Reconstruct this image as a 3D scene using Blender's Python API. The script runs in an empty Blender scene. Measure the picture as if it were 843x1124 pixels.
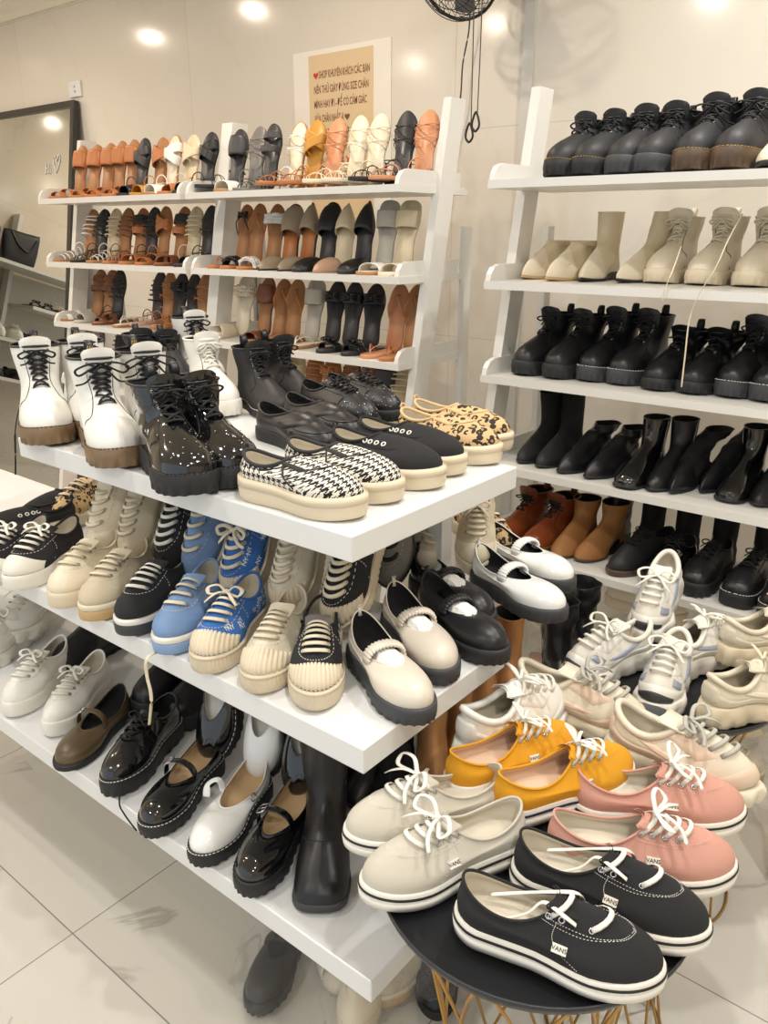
import bpy, math, random
from mathutils import Vector, Matrix, noise
rnd = random.Random(7)
C = bpy.context.scene.collection
PI = math.pi
def lerp(a, b, k): return a + (b - a) * k
def sst(a, b, x):
    k = min(1, max(0, (x - a) / (b - a))); return k * k * (3 - 2 * k)
def knots(ts, vs, t):
    if t <= ts[0]: return vs[0]
    for i in range(len(ts) - 1):
        if t <= ts[i + 1]:
            return lerp(vs[i], vs[i + 1], sst(0, 1, (t - ts[i]) / (ts[i + 1] - ts[i])))
    return vs[-1]

# ------------------------------------------------------------------ camera geometry
F = 890.0; PITCH = math.atan(310 / F); TB = math.radians(38.9); H = 1.59
FW = Vector((-math.sin(TB) * math.cos(PITCH), math.cos(TB) * math.cos(PITCH), -math.sin(PITCH)))
RT = Vector((math.cos(TB), math.sin(TB), 0)); UP = RT.cross(FW)
EYE = Vector((0, 0, H))
def ray(x, y): return FW + RT * ((x - 421.5) / F) - UP * ((y - 562) / F)
def atz(x, y, z): r = ray(x, y); return EYE + r * ((z - H) / r.z)
def aty(x, y, Y): r = ray(x, y); return EYE + r * (Y / r.y)
cam_data = bpy.data.cameras.new('camera'); cam = bpy.data.objects.new('camera', cam_data); C.objects.link(cam)
cam.location = EYE
cam.matrix_world = Matrix.Translation(EYE) @ Matrix((RT, UP, -FW)).transposed().to_4x4()
cam_data.sensor_fit = 'VERTICAL'; cam_data.sensor_height = 24; cam_data.lens = 24 * F / 1124
cam_data.clip_start = 0.02
bpy.context.scene.camera = cam

# ------------------------------------------------------------------ materials
def S2L(c):
    if isinstance(c, str): c = [int(c[i:i + 2], 16) / 255 for i in (0, 2, 4)]
    return tuple((v / 12.92 if v <= .04045 else ((v + .055) / 1.055) ** 2.4) for v in c)
MATS = {}
def mat(name, col, rough=.5, bump=0, scale=300, kind=None, metal=0, coat=0, spec=.5, vary=.0, col2=None):
    if name in MATS: return MATS[name]
    m = bpy.data.materials.new(name); m.use_nodes = True; nt = m.node_tree; N = nt.nodes; Lk = nt.links
    b = N['Principled BSDF']; c = S2L(col)
    b.inputs['Base Color'].default_value = (*c, 1); b.inputs['Roughness'].default_value = rough
    b.inputs['Metallic'].default_value = metal; b.inputs['Coat Weight'].default_value = coat
    b.inputs['Coat Roughness'].default_value = .05
    b.inputs['Specular IOR Level'].default_value = spec
    tc = N.new('ShaderNodeTexCoord')
    def math_(op, a, bb=None, cc=None):
        n = N.new('ShaderNodeMath'); n.operation = op
        for i, v in enumerate((a, bb, cc)):
            if v is None: continue
            if isinstance(v, (int, float)): n.inputs[i].default_value = v
            else: Lk.new(v, n.inputs[i])
        return n.outputs[0]
    def mix(fac, A, B):
        n = N.new('ShaderNodeMix'); n.data_type = 'RGBA'
        Lk.new(fac, n.inputs[0])
        for i, v in ((6, A), (7, B)):
            if isinstance(v, tuple): n.inputs[i].default_value = (*v, 1)
            else: Lk.new(v, n.inputs[i])
        return n.outputs[2]
    if bump:
        bp = N.new('ShaderNodeBump'); bp.inputs['Strength'].default_value = bump; bp.inputs['Distance'].default_value = .001
        if kind == 'weave':
            w = N.new('ShaderNodeTexWave'); w.inputs['Scale'].default_value = scale; w.bands_direction = 'X'
            w2 = N.new('ShaderNodeTexWave'); w2.inputs['Scale'].default_value = scale; w2.bands_direction = 'Y'
            Lk.new(tc.outputs['Object'], w.inputs[0]); Lk.new(tc.outputs['Object'], w2.inputs[0])
            Lk.new(math_('ADD', w.outputs[1], w2.outputs[1]), bp.inputs['Height'])
        else:
            n = N.new('ShaderNodeTexNoise'); n.inputs['Scale'].default_value = scale; n.inputs['Detail'].default_value = 3
            Lk.new(tc.outputs['Object'], n.inputs[0]); Lk.new(n.outputs[0], bp.inputs['Height'])
        Lk.new(bp.outputs[0], b.inputs['Normal'])
    if vary:
        n = N.new('ShaderNodeTexNoise'); n.inputs['Scale'].default_value = 14; n.inputs['Detail'].default_value = 4
        Lk.new(tc.outputs['Object'], n.inputs[0])
        c2 = S2L(col2) if col2 else tuple(v * (1 - vary) for v in c)
        Lk.new(mix(n.outputs[0], c, c2), b.inputs['Base Color'])
    if kind == 'hound':
        sx = N.new('ShaderNodeSeparateXYZ'); Lk.new(tc.outputs['UV'], sx.inputs[0])
        i = math_('FLOOR', math_('MULTIPLY', sx.outputs[0], scale)); j = math_('FLOOR', math_('MULTIPLY', sx.outputs[1], scale))
        tw = math_('LESS_THAN', math_('FLOORED_MODULO', math_('ADD', i, j), 4), 2)
        wi = math_('FLOORED_MODULO', math_('FLOOR', math_('DIVIDE', i, 4)), 2); wj = math_('FLOORED_MODULO', math_('FLOOR', math_('DIVIDE', j, 4)), 2)
        f = math_('ADD', math_('MULTIPLY', tw, wi), math_('MULTIPLY', math_('SUBTRACT', 1, tw), wj))
        Lk.new(mix(f, c, S2L(col2)), b.inputs['Base Color'])
    if kind == 'leopard':
        v = N.new('ShaderNodeTexVoronoi'); v.inputs['Scale'].default_value = scale
        nz = N.new('ShaderNodeTexNoise'); nz.inputs['Scale'].default_value = scale * .8
        Lk.new(tc.outputs['Object'], nz.inputs[0])
        av = N.new('ShaderNodeMix'); av.data_type = 'VECTOR'; av.inputs[0].default_value = .006
        Lk.new(tc.outputs['Object'], av.inputs[4]); Lk.new(nz.outputs[1], av.inputs[5]); Lk.new(av.outputs[1], v.inputs[0])
        d = v.outputs['Distance']
        ring = math_('MULTIPLY', math_('GREATER_THAN', d, .2), math_('LESS_THAN', d, .5))
        gap = math_('GREATER_THAN', nz.outputs[0], .42)
        cen = math_('LESS_THAN', d, .16)
        base = mix(cen, c, S2L('a8774a'))
        Lk.new(mix(math_('MULTIPLY', ring, gap), base, S2L(col2)), b.inputs['Base Color'])
    MATS[name] = m; return m
def leather(name, col, rough=.38, **k): return mat(name, col, rough, bump=.25, scale=500, **k)
M_blk = leather('black leather', '17171a', .36)
M_blkm = leather('matte black leather', '1e1e21', .55)
M_sblk = mat('black suede', '101013', .85, bump=.5, scale=900)
M_pat = mat('black patent', '0c0c0e', .1, bump=.12, scale=40, coat=.8)
M_wpat = mat('white patent', 'ebebe8', .16, coat=.5)
M_wht = leather('white leather', 'e9e7e0', .35)
M_cream = leather('cream leather', 'e1d5bd', .4)
M_beige = leather('beige leather', 'd8c8a8', .42)
M_bone = leather('bone leather', 'd3cabb', .33)
M_rub = mat('black rubber', '1f2022', .6, bump=.2, scale=200)
M_drub = mat('dark grey rubber', '3a3b3e', .6, bump=.2, scale=200)
M_gum = mat('brown gum rubber', '8a7052', .35, bump=.3, scale=60, vary=.35)
M_dgum = mat('dark brown gum rubber', '5b4836', .45, bump=.3, scale=60, vary=.3)
M_lgum = mat('light gum rubber', 'c0a070', .5)
M_wrub = mat('white rubber', 'e4e0d6', .45)
M_crub = mat('cream rubber', 'dacfb8', .5)
M_yrub = mat('ivory rubber', 'd8cab0', .55)
M_blurub = mat('blue rubber', '7f9cc4', .5)
M_lace = mat('white cotton lace', 'e9e5da', .9, bump=.6, scale=1200)
M_clace = mat('cream cotton lace', 'ddd2ba', .9, bump=.6, scale=1200)
M_blace = mat('black lace cord', '121214', .7, bump=.5, scale=1200)
M_glace = mat('speckled grey lace', 'c9c6bb', .9, bump=.8, scale=900, vary=.5)
M_lin = mat('cream cotton lining', 'cfc6b4', .95, bump=.4, scale=700)
M_tanlin = leather('tan insole leather', 'c6a77e', .5)
M_blin = mat('dark lining', '0e0e10', .9)
M_wlin = mat('pale insole', 'd6d4ce', .7)
M_silver = mat('silver metal', 'c8c8c8', .25, metal=1)
M_brassm = mat('brass wire', 'b08a4e', .32, metal=1)
M_stW = mat('white thread', 'eeeae0', .8); M_stY = mat('ochre thread', 'b08a3c', .7); M_stB = mat('dark thread', '201d1a', .7)
def canvas(n, c): return mat(n, c, .85, bump=.5, scale=500, kind='weave')
M_cblk = canvas('black canvas', '242426'); M_cyel = canvas('mustard yellow canvas', 'eca822'); M_cpink = canvas('dusty pink canvas', 'dca493')
M_cwht = canvas('off white canvas', 'd8d1c1'); M_ccream = canvas('cream canvas', 'd9cbb0'); M_cblu = canvas('faded blue canvas', '7f9dc6')
M_croy = canvas('royal blue canvas', '3c74c0'); M_cgry = canvas('grey mesh', '8b8a85')
M_hound = mat('houndstooth canvas', 'e2ddd0', .85, scale=680, kind='hound', col2='161617')
M_leo = mat('leopard canvas', 'c9ab7c', .8, scale=70, kind='leopard', col2='2b211a')
M_tan = leather('tan leather', 'b5713f'); M_camel = leather('camel suede', 'a87544', .7); M_brn = leather('brown leather', '74422a', .35)
M_cog = leather('cognac leather', '8e4522', .28, vary=.5); M_olive = leather('olive brown leather', '5a4a33', .35)
M_taupe = leather('taupe leather', '9b8a74', .5); M_grey = leather('grey leather', '6c6a68', .45); M_char = leather('charcoal leather', '38373a', .4)
M_peach = leather('peach tan leather', 'c58a64', .45); M_mus = leather('mustard leather', 'b9852f', .45); M_lgry = leather('pale grey leather', 'b5b0a4', .5)
M_dust = leather('dusty pink leather', 'c09a82', .5)
M_iris = mat('grey blue reflective overlay', '9fa6b8', .35, metal=.25); M_mesh = mat('ivory mesh', 'e2ded3', .8, bump=.8, scale=700)
M_offw = leather('ivory leather', 'd6cdb8', .42)
M_foot = leather('tan footbed', 'a9794f', .55)

# ------------------------------------------------------------------ mesh helpers
def mk(name, V, Fc, m, uv=None, smooth=True):
    me = bpy.data.meshes.new(name); me.from_pydata([tuple(v) for v in V], [], Fc)
    if uv:
        l = me.uv_layers.new()
        vi = [0] * len(me.loops); me.loops.foreach_get('vertex_index', vi)
        flat = []
        for i in vi: flat += list(uv[i])
        l.data.foreach_set('uv', flat)
    if smooth: me.polygons.foreach_set('use_smooth', [True] * len(me.polygons))
    me.materials.append(m); me.update()
    return me
class G:                                   # geometry collector
    def __init__(s): s.V = []; s.F = []
    def add(s, V, Fc):
        o = len(s.V); s.V += V; s.F += [tuple(i + o for i in f) for f in Fc]; return s
    def mesh(s, name, m, smooth=True): return mk(name, s.V, s.F, m, smooth=smooth)
def grid(rows, closed=True, cap0=False, cap1=False):
    V = [v for r in rows for v in r]; n = len(rows[0]); Fc = []
    for j in range(len(rows) - 1):
        for i in range(n if closed else n - 1):
            a = j * n + i; b = j * n + (i + 1) % n
            Fc.append((a, b, b + n, a + n))
    if cap0: Fc.append(tuple(reversed(range(n))))
    if cap1: Fc.append(tuple(range((len(rows) - 1) * n, len(rows) * n)))
    return V, Fc
def tube(path, r=.002, n=6, flat=1, ref=None, closed=False, rf=None, caps=True):
    P = [Vector(p) for p in path]; k = len(P); rows = []
    for i in range(k):
        a = P[(i - 1) % k] if (closed or i > 0) else P[i]; b = P[(i + 1) % k] if (closed or i < k - 1) else P[i]
        T = (b - a).normalized() if (b - a).length > 1e-9 else Vector((1, 0, 0))
        R = ref[i] if isinstance(ref, list) else (ref or Vector((0, 0, 1)))
        if abs(T.dot(R)) > .98: R = Vector((1, 0, 0)) if abs(T.x) < .9 else Vector((0, 1, 0))
        A = T.cross(R).normalized(); B = A.cross(T).normalized()
        rr = r * (rf(i / (k - 1)) if rf else 1)
        rows.append([P[i] + A * (rr * math.cos(q)) + B * (rr * flat * math.sin(q)) for q in [2 * PI * j / n for j in range(n)]])
    if closed: rows.append(rows[0])
    return grid(rows, True, caps and not closed, caps and not closed)
def spline(pts, n=6, closed=False):
    P = [Vector(p) for p in pts]; out = []; k = len(P)
    for i in range(k if closed else k - 1):
        g = lambda j: P[j % k] if closed else P[min(k - 1, max(0, j))]
        p0, p1, p2, p3 = g(i - 1), g(i), g(i + 1), g(i + 2)
        for q in range(n):
            t = q / n; out.append(.5 * ((2 * p1) + (p2 - p0) * t + (2 * p0 - 5 * p1 + 4 * p2 - p3) * t * t + (3 * p1 - p0 - 3 * p2 + p3) * t ** 3))
    if not closed: out.append(P[-1])
    return out
def boxg(lo, hi, bev=0):
    x0, y0, z0 = lo; x1, y1, z1 = hi
    V = [Vector(v) for v in ((x0, y0, z0), (x1, y0, z0), (x1, y1, z0), (x0, y1, z0), (x0, y0, z1), (x1, y0, z1), (x1, y1, z1), (x0, y1, z1))]
    return V, [(3, 2, 1, 0), (4, 5, 6, 7), (0, 1, 5, 4), (1, 2, 6, 5), (2, 3, 7, 6), (3, 0, 4, 7)]
def torus(c, nrm, R, r, n=12, m=5):
    nrm = nrm.normalized(); a = nrm.orthogonal().normalized(); b = nrm.cross(a)
    return tube([c + a * (R * math.cos(2 * PI * i / n)) + b * (R * math.sin(2 * PI * i / n)) for i in range(n)], r, m, ref=nrm, closed=True)
_txt = {}
def textgeo(s, size):
    if s not in _txt:
        cu = bpy.data.curves.new('lettering', 'FONT'); cu.body = s; cu.size = 1; cu.align_x = 'CENTER'; cu.align_y = 'CENTER'; cu.offset = .012; cu.resolution_u = 3
        ob = bpy.data.objects.new('lettering', cu); C.objects.link(ob)
        bpy.context.view_layer.update()
        me = bpy.data.meshes.new_from_object(ob.evaluated_get(bpy.context.evaluated_depsgraph_get()))
        _txt[s] = ([v.co.copy() for v in me.vertices], [tuple(p.vertices) for p in me.polygons])
        bpy.data.objects.remove(ob); bpy.data.curves.remove(cu); bpy.data.meshes.remove(me)
    V, Fc = _txt[s]
    return [v * size for v in V], Fc
def obj(name, me, parent=None):
    o = bpy.data.objects.new(name, me); C.objects.link(o)
    if parent is not None: o.parent = parent
    return o
def tag(o, label, cat, group=None, kind=None):
    if label: o['label'] = label
    if cat: o['category'] = cat
    if group: o['group'] = group
    if kind: o['kind'] = kind
    return o
def struct(name, me): o = obj(name, me); o['kind'] = 'structure'; return o

# ------------------------------------------------------------------ shoe generator
NU = 48
class Shoe:
    def __init__(s, **k):
        d = dict(L=.26, W=.092, toe=(.72, 2, 2), heelr=.16, hs=.035, ts=.028, spring=.006, asym=.05, inset=.93, h1=.042, mirror=1,
                 op=(.035, .5, .60, .062, .05, .075), tx=.045, tz=-.004, shaft=None, wrinkle=0, waist=.76, flare=0)
        d.update(k); s.__dict__.update(d)
    def hw(s, t):
        m = knots([0, .15, .4, .7, .85, 1], [.74, .77, s.waist, 1, .99, .95], t)
        ta, p, q = s.toe
        if t > ta: m *= max(0, 1 - ((t - ta) / (1 - ta)) ** p) ** (1 / q)
        if t < s.heelr: m *= max(0, 1 - ((s.heelr - t) / s.heelr) ** 2) ** .5
        return m * s.W / 2
    def spr(s, t): return s.spring * max(0, (t - .7) / .3) ** 2
    def ztop(s, t): return lerp(s.hs, s.ts, sst(.3, .7, t)) + s.spr(t)
    def cl(s, t): return s.mirror * s.asym * s.W * (math.sin((t - .1) * PI * 1.1) * .5 - .25 * t)
    def out(s, u, z, ins=1.0, lx=1.0):
        th = 2 * PI * u; t = .5 + .5 * math.cos(th); y = math.copysign(s.hw(t), math.sin(th)) if abs(math.sin(th)) > 1e-6 else 0
        x = (t - .5) * s.L * lx
        return Vector((x, y * ins + s.cl(t), z))
    def B(s, u):
        t = .5 + .5 * math.cos(2 * PI * u); return s.out(u, s.ztop(t), s.inset, 1 - (1 - s.inset) * .55)
    def loop(s, u, tb, tf, w, zb, zm, zf, off=(0, 0), e=1.0):
        th = 2 * PI * u; c = math.cos(th); sn = math.sin(th)
        x = lerp(tb, tf, .5 + .5 * c) ; y = math.copysign(abs(sn) ** e, sn) * w * s.W / 2 * (1 - .12 * c)
        z = (zm + (zf - zm) * c ** 2) if c > 0 else (zm + (zb - zm) * c ** 2)
        return Vector(((x - .5) * s.L + off[0], y + s.cl(x) * .8 + off[1], z + s.hs))
    def S(s, u, v):
        c = math.cos(2 * PI * u); fw = max(0, c) ** 1.5; bw = max(0, -c)
        b = s.B(u); sn = math.sin(2 * PI * u)
        sh = s.shaft
        A = s.loop(u, *s.op) if not sh else s.loop(u, *sh['ank'])
        up = lerp(.026, s.h1, fw)
        out = Vector((.004 * c, .005 * sn, 0))
        P1 = b + out * (1 + s.flare) + Vector((0, 0, up))
        if not sh:
            P2 = A + Vector((s.tx * fw - .002 * bw, .006 * sn, s.tz * fw - .018 * (1 - fw)))
            p = s.bez(b, P1, P2, A, v)
        else:
            T = Vector((-.03 * fw, 0, lerp(.03, .028, fw)))
            P2 = A - T * (1.15 if fw > .2 else .8) + Vector((.012 * fw, .003 * sn, 0))
            k = sh.get('k', .5)
            if v < k: p = s.bez(b, P1, P2, A, v / k)
            else:
                q = (v - k) / (1 - k); O = s.loop(u, *sh['top'], off=sh.get('off', (0, 0)))
                p = s.bez(A, A + T * .8, O - Vector((sh.get('off', (0, 0))[0] * .3, sh.get('off', (0, 0))[1] * .3, .03)), O, q)
        if s.wrinkle:
            nz = noise.noise(Vector((p.x * 30, p.y * 30, p.z * 45 + s.L * 100)))
            w = s.wrinkle * (1 if v > .3 else v / .3)
            p = p + Vector((c, sn, 0)) * (nz * w)
        return p
    def bez(s, a, b, c, d, t): return a * (1 - t) ** 3 + b * (3 * t * (1 - t) ** 2) + c * (3 * t * t * (1 - t)) + d * t ** 3
    def N(s, u, v):
        e = .004; du = s.S(u + e, v) - s.S(u - e, v); dv = s.S(u, min(1, v + e)) - s.S(u, max(0, v - e))
        n = du.cross(dv)
        if n.length < 1e-12: return Vector((0, 0, 1))
        n.normalize(); q = 2 * PI * u; n = -n if n.dot(Vector((math.cos(q), math.sin(q), .6))) < 0 else n
        return n
    def on(s, u, v, off=.001): return s.S(u, v) + s.N(u, v) * off
    def upper(s, m, nv=14):
        rows = [[s.S(i / NU, j / nv) for i in range(NU + 1)] for j in range(nv + 1)]
        V, Fc = grid(rows, False)
        uv = []
        for j in range(nv + 1):
            for i in range(NU + 1):
                p = rows[j][i]
                cc = math.cos(2 * PI * i / NU)
                uv.append((p.x - p.z * max(0, cc), (p.y if cc > .3 else math.copysign(.03, p.y) + (math.copysign(1, p.y)) * (.06 - p.z))))
        return mk('upper', V, Fc, m, uv)
    def lining(s, m, depth=.25, off=.0022):
        rows = []
        vs = [1, .93, .82, .68, .5] if s.shaft is None else [1 - .05 * q for q in range(15)]
        for k, v in enumerate(vs):
            rows.append([s.S(i / NU, v) - s.N(i / NU, v) * off * (1 if k else .4) for i in range(NU)])
        fl = []
        for i in range(NU):
            b = s.B(i / NU); fl.append(Vector((b.x * .93, b.y * .86, b.z + .006)))
        rows.append(fl)
        V, Fc = grid(rows, True, False, True)
        return mk('lining', V, Fc, m)
    def collar(s, m, r=.0018, name='collar_binding', v=1.0, flat=1):
        return G().add(*tube([s.S(i / NU, v) for i in range(NU)], r, 6, closed=True, flat=flat)).mesh(name, m)
    def sole(s, m, z0=0, z1=1, name='sole', lug=0, nl=30, groove=None, bulge=.0015, n=None, ext=1.0, capt=True):
        n = n or (96 if (lug or groove) else NU); rows = []
        fr = [0, .06, .3, .5, .7, .94, 1] if z0 == 0 else [0, .1, .5, .9, 1]
        for q, f in enumerate(fr):
            zf = lerp(z0, z1, f); r = []
            for i in range(n):
                u = i / n; t = .5 + .5 * math.cos(2 * PI * u)
                z = lerp(s.spr(t), s.ztop(t), zf); p = s.out(u, z, ext)
                c = math.cos(2 * PI * u); sn = math.sin(2 * PI * u); d = bulge * math.sin(PI * f)
                if f == 0 or (f == 1): d -= .002 if z0 == 0 or f == 1 else 0
                if groove: d += groove(u, zf)
                if lug and zf < .45 and math.sin(2 * PI * u * nl) > .1: d -= lug
                r.append(p + Vector((c, sn, 0)) * d)
            rows.append(r)
        V, Fc = grid(rows, True, True, capt)
        me = mk(name, V, Fc, m); return me
    def band(s, m, za, zb, d=.0012, name='foxing_stripe'):
        rows = []
        for zf, dd in ((za, 0), (za, d), (zb, d), (zb, 0)):
            r = []
            for i in range(NU * 2):
                u = i / NU / 2; t = .5 + .5 * math.cos(2 * PI * u)
                p = s.out(u, lerp(s.spr(t), s.ztop(t), zf)); r.append(p + Vector((math.cos(2 * PI * u), math.sin(2 * PI * u), 0)) * (dd + .0015 * math.sin(PI * zf)))
            rows.append(r)
        return mk(name, *grid(rows), m)
    def welt(s, m, zf=.97, n=64, name='welt_stitching'):
        g = G()
        for i in range(n):
            u0 = i / n; u1 = (i + .6) / n; pp = []
            for u in (u0, u1):
                t = .5 + .5 * math.cos(2 * PI * u)
                pp.append(s.out(u, lerp(s.spr(t), s.ztop(t), 1) + .0004, .985))
            g.add(*tube(pp, .0009, 4))
        return g.mesh(name, m)
    def patch(s, name, m, uvs, off=.0012, nu=14, nv=8, ribs=None):
        """uvs(a,b)->(u,v) for a,b in 0..1"""
        rows = []; edge = []
        for j in range(nv + 1):
            r = []
            for i in range(nu + 1):
                u, v = uvs(i / nu, j / nv); o = off * (0 if (i in (0, nu) or j in (0, nv)) else 1) + (ribs(i / nu, j / nv) if ribs else 0)
                r.append(s.on(u, v, o + .0003))
            rows.append(r)
        return mk(name, *grid(rows, False), m)
    def line(s, pts, r=.0006, n=8, off=.0006, dash=False):
        P = [s.on(u, v, off) for u, v in pts]; g = G()
        if len(P) > 2 or not dash: P = spline(P, n) if len(P) > 2 else P
        if not dash: return tube(P, r, 4)
        for i in range(0, len(P) - 1): 
            if i % 2 == 0: g.add(*tube(P[i:i + 2], r, 4))
        return g.V, g.F
    def laces(s, m, s0, s1, n, ua, ub, mode='bar', w=.0032, flat=.35, bow=None, off=.0025, em=None, er=.0032, ex=1, tails=None):
        g = G(); e = []; eye = []
        for i in range(n):
            k = i / max(1, n - 1); v = lerp(s0, s1, k); u = lerp(ua, ub, k); eye.append((u, v))
            for sg in (1, -1):
                p = s.on(sg * u, v, .0008); e.append(torus(p, s.N(sg * u, v), er, er * .36, 10, 4))
        def run(a, b, hump=.003):
            pts = []; ns = []
            for q in range(9):
                k = q / 8; u = lerp(a[0], b[0], k); v = lerp(a[1], b[1], k); nn = s.N(u, v)
                pts.append(s.S(u, v) + nn * ((off if 0 < q < 8 else 0) + hump * math.sin(PI * k))); ns.append(nn)
            g.add(*tube(pts, w, 6, flat=flat, ref=ns))
        for i in range(n):
            u, v = eye[i]
            if mode == 'bar': run((-u, v), (u, v))
            else:
                if i == 0: run((-u, v), (u, v))
                if i < n - 1:
                    run((-u, v), (eye[i + 1][0], eye[i + 1][1]), .0045); run((u, v), (-eye[i + 1][0], eye[i + 1][1]), .003)
        if bow:
            K = s.on(0, min(1, s1), .006); T = (s.on(0, s1 - .05, 0) - s.on(0, s1, 0)).normalized(); Nn = s.N(0, min(.98, s1)); Y = Vector((0, 1, 0))
            sz = bow
            g.add(*tube([K - Y * .006, K + Nn * .003, K + Y * .006], w * 1.4, 6, flat=.8))
            for sg in (1, -1):
                a = [K, K + Y * sg * sz * .45 + Nn * sz * .35 - T * sz * .1, K + Y * sg * sz * .95 + Nn * sz * .28 + T * sz * .12, K + Y * sg * sz * .8 + Nn * sz * .05 + T * sz * .4, K + Y * sg * sz * .3 + Nn * sz * .02 + T * sz * .15, K]
                P = spline(a, 5); g.add(*tube(P, w, 6, flat=flat))
                b2 = [K, K + Y * sg * sz * .3 + Nn * sz * .15 + T * sz * .35, K + Y * sg * sz * .6 + T * sz * .7 + Nn * sz * .02, K + Y * sg * sz * .9 + T * sz * .85 - Nn * sz * .25]
                g.add(*tube(spline(b2, 5), w * .9, 6, flat=flat))
        if tails:
            for t in tails: g.add(*tube(spline([Vector(p) for p in t], 6), w, 6, flat=flat))
        return [('laces', g.mesh('laces', m), [])] + ([('eyelet', mk('eyelet', *q, em), []) for q in e] if em else [])
    def tongue(s, m, v0=.75, rise=.03, w=.024, back=.03):
        a = s.S(0, v0); b = s.S(0, 1); rows = []
        d = (b - a).normalized()
        for j in range(9):
            k = j / 8
            c = a.lerp(b, min(1, k * 1.3)) + (d * (max(0, k - .5) * 2 * rise)) + Vector((-back * max(0, k - .5), 0, .012 * max(0, k - .5)))
            ww = w * (1 + .25 * k) * (1 if j < 8 else .8)
            rows.append([c + Vector((-.002 - .01 * abs(q) ** 2, q * ww, -.003 - .006 * q * q)) for q in [(-1 + i / 4) for i in range(9)]])
        V, Fc = grid(rows, False); n = len(V)
        V2 = [v + Vector((-.003, 0, -.002)) for v in V]
        return mk('tongue', V + V2, Fc + [tuple(i + n for i in reversed(f)) for f in Fc], m)
    def strap(s, name, m, t, h, w, flat=.25, side=.62, dz=0, rf=None, n=64, tb=None):
        """strap arching over the opening at t, from side to side"""
        pts = []; ns = []; x = (t - .5) * s.L; hwid = s.hw(t) * .9
        for i in range(n + 1):
            a = PI * i / n; xx = x if tb is None else lerp(x, (tb - .5) * s.L, i / n)
            y = hwid * math.cos(a); z = s.hs + side * .03 + (h - side * .03) * math.sin(a) ** .7
            pts.append(Vector((xx, y + s.cl(t), z))); ns.append(Vector((0, math.cos(a) * .8, math.sin(a) + .1)).normalized())
        return G().add(*tube(pts, w, 10, flat=flat, ref=ns, rf=rf)).mesh(name, m), pts
def text_on(p, n, up, s, size, m, name='lettering', off=.0006):
    n = n.normalized(); x = up.cross(n).normalized(); y = n.cross(x)
    V, Fc = textgeo(s, size)
    return mk(name, [p + x * v.x + y * v.y + n * off for v in V], Fc, m, smooth=False)

# ------------------------------------------------------------------ styles: each returns (kind, parts, Shoe)
ST = {}
def style(f): ST[f.__name__] = f; return f
def vans(mir, col, stripe, lin, label_col='e9e4d6', sole=None, stitch=None, bow=.03, lm=None, txt='VANS'):
    s = Shoe(L=.275, W=.1, hs=.031, ts=.028, h1=.034, mirror=mir, inset=.95, op=(.035, .53, .6, .05, .028, .064), tx=.05, tz=-.002, toe=(.68, 2.1, 2))
    sole = sole or M_wrub
    parts = [('sole', s.sole(sole), [('foxing_stripe', s.band(stripe, .66, .78), []), ('toe_bumper', s.band(sole, .02, .5, .0012, 'toe_bumper'), [])]),
             ('upper', s.upper(col), []), ('lining', s.lining(lin), []), ('collar_binding', s.collar(col, .0022), [])]
    parts.append(('tongue', s.tongue(col, .8, .006, .017, .0), []))
    tl = None
    if not bow: tl = [[s.on(.1, .76, .003), s.on(.06, .86, .006), s.on(.03, .96, .006), s.S(.0, 1) + Vector((-.02, .006, -.004)), s.S(0, 1) + Vector((-.06, .016, -.03)), s.S(0, 1) + Vector((-.10, .012, -.045))], [s.on(-.1, .76, .003), s.on(-.09, .9, .008), s.S(-.1, 1) + Vector((-.012, .004, .006)), s.S(-.14, 1) + Vector((-.02, .008, -.01)), s.S(-.14, 1) + Vector((-.05, .012, -.035))]]
    parts += s.laces(lm or M_lace, .66, .95, 4 if bow else 2, .09, .12, 'bar', .0037, .3, bow=bow, em=M_silver, tails=tl)
    if not bow:
        for sg in (1, -1):
            for q in (.86, .97):
                u_ = sg * lerp(.09, .12, (q - .66) / .29); parts.append(('eyelet', mk('eyelet', *torus(s.on(u_, q, .001), s.N(u_, q), .0036, .0013, 12, 5), M_silver), []))
    g = G()
    for sg in (1, -1):
        for o in (0, .014):
            g.add(*s.line([(sg * (.13 + o), .99), (sg * (.125 + o), .8), (sg * (.105 + o), .6), (sg * .06, .5 - o), (0, .475 - o)], .0005, 18, dash=True))
        g.add(*s.line([(sg * .125, .86), (sg * .17, .7), (sg * .2, .45), (sg * .205, .05)], .0005, 18, dash=True))
    parts.append(('stitching', g.mesh('stitching', stitch or M_stW), []))
    # side flag label
    su = .235 * (1 if mir > 0 else 1); lab = []
    for sg in (1, -1):
        pos = s.on(sg * .19, .5, .0012); n = s.N(sg * .19, .5)
        if sg == -1 or True:
            xx = Vector((0, 0, 1)).cross(n).normalized(); yy = n.cross(xx)
            P = [pos + xx * a * .0095 + yy * b * .0055 for a, b in ((-1, -1), (1, -1), (1, 1), (-1, 1))]
            fl = mk('label_tab', P + [q - n * .001 for q in P], [(0, 1, 2, 3), (7, 6, 5, 4), (0, 4, 5, 1), (1, 5, 6, 2), (2, 6, 7, 3), (3, 7, 4, 0)], mat('label white', label_col, .7), smooth=False)
            lab.append(('label_tab', fl, [('lettering', text_on(pos, n, Vector((0, 0, 1)), txt, .0078, mat('label ink', '2a2a2c', .7)), [])]))
    parts += lab
    return 'canvas_sneaker', parts, s
@style
def vans_black(m): return vans(m, M_cblk, M_stB, M_lin, bow=.0)
@style
def vans_white(m): return vans(m, M_cwht, M_stB, M_lin, bow=.045)
@style
def vans_yellow(m): return vans(m, M_cyel, mat('navy thread', '22264a', .6), mat('peach lining', 'd9b89a', .9), stitch=mat('pale yellow thread', 'e9b552', .8), bow=.04)
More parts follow.
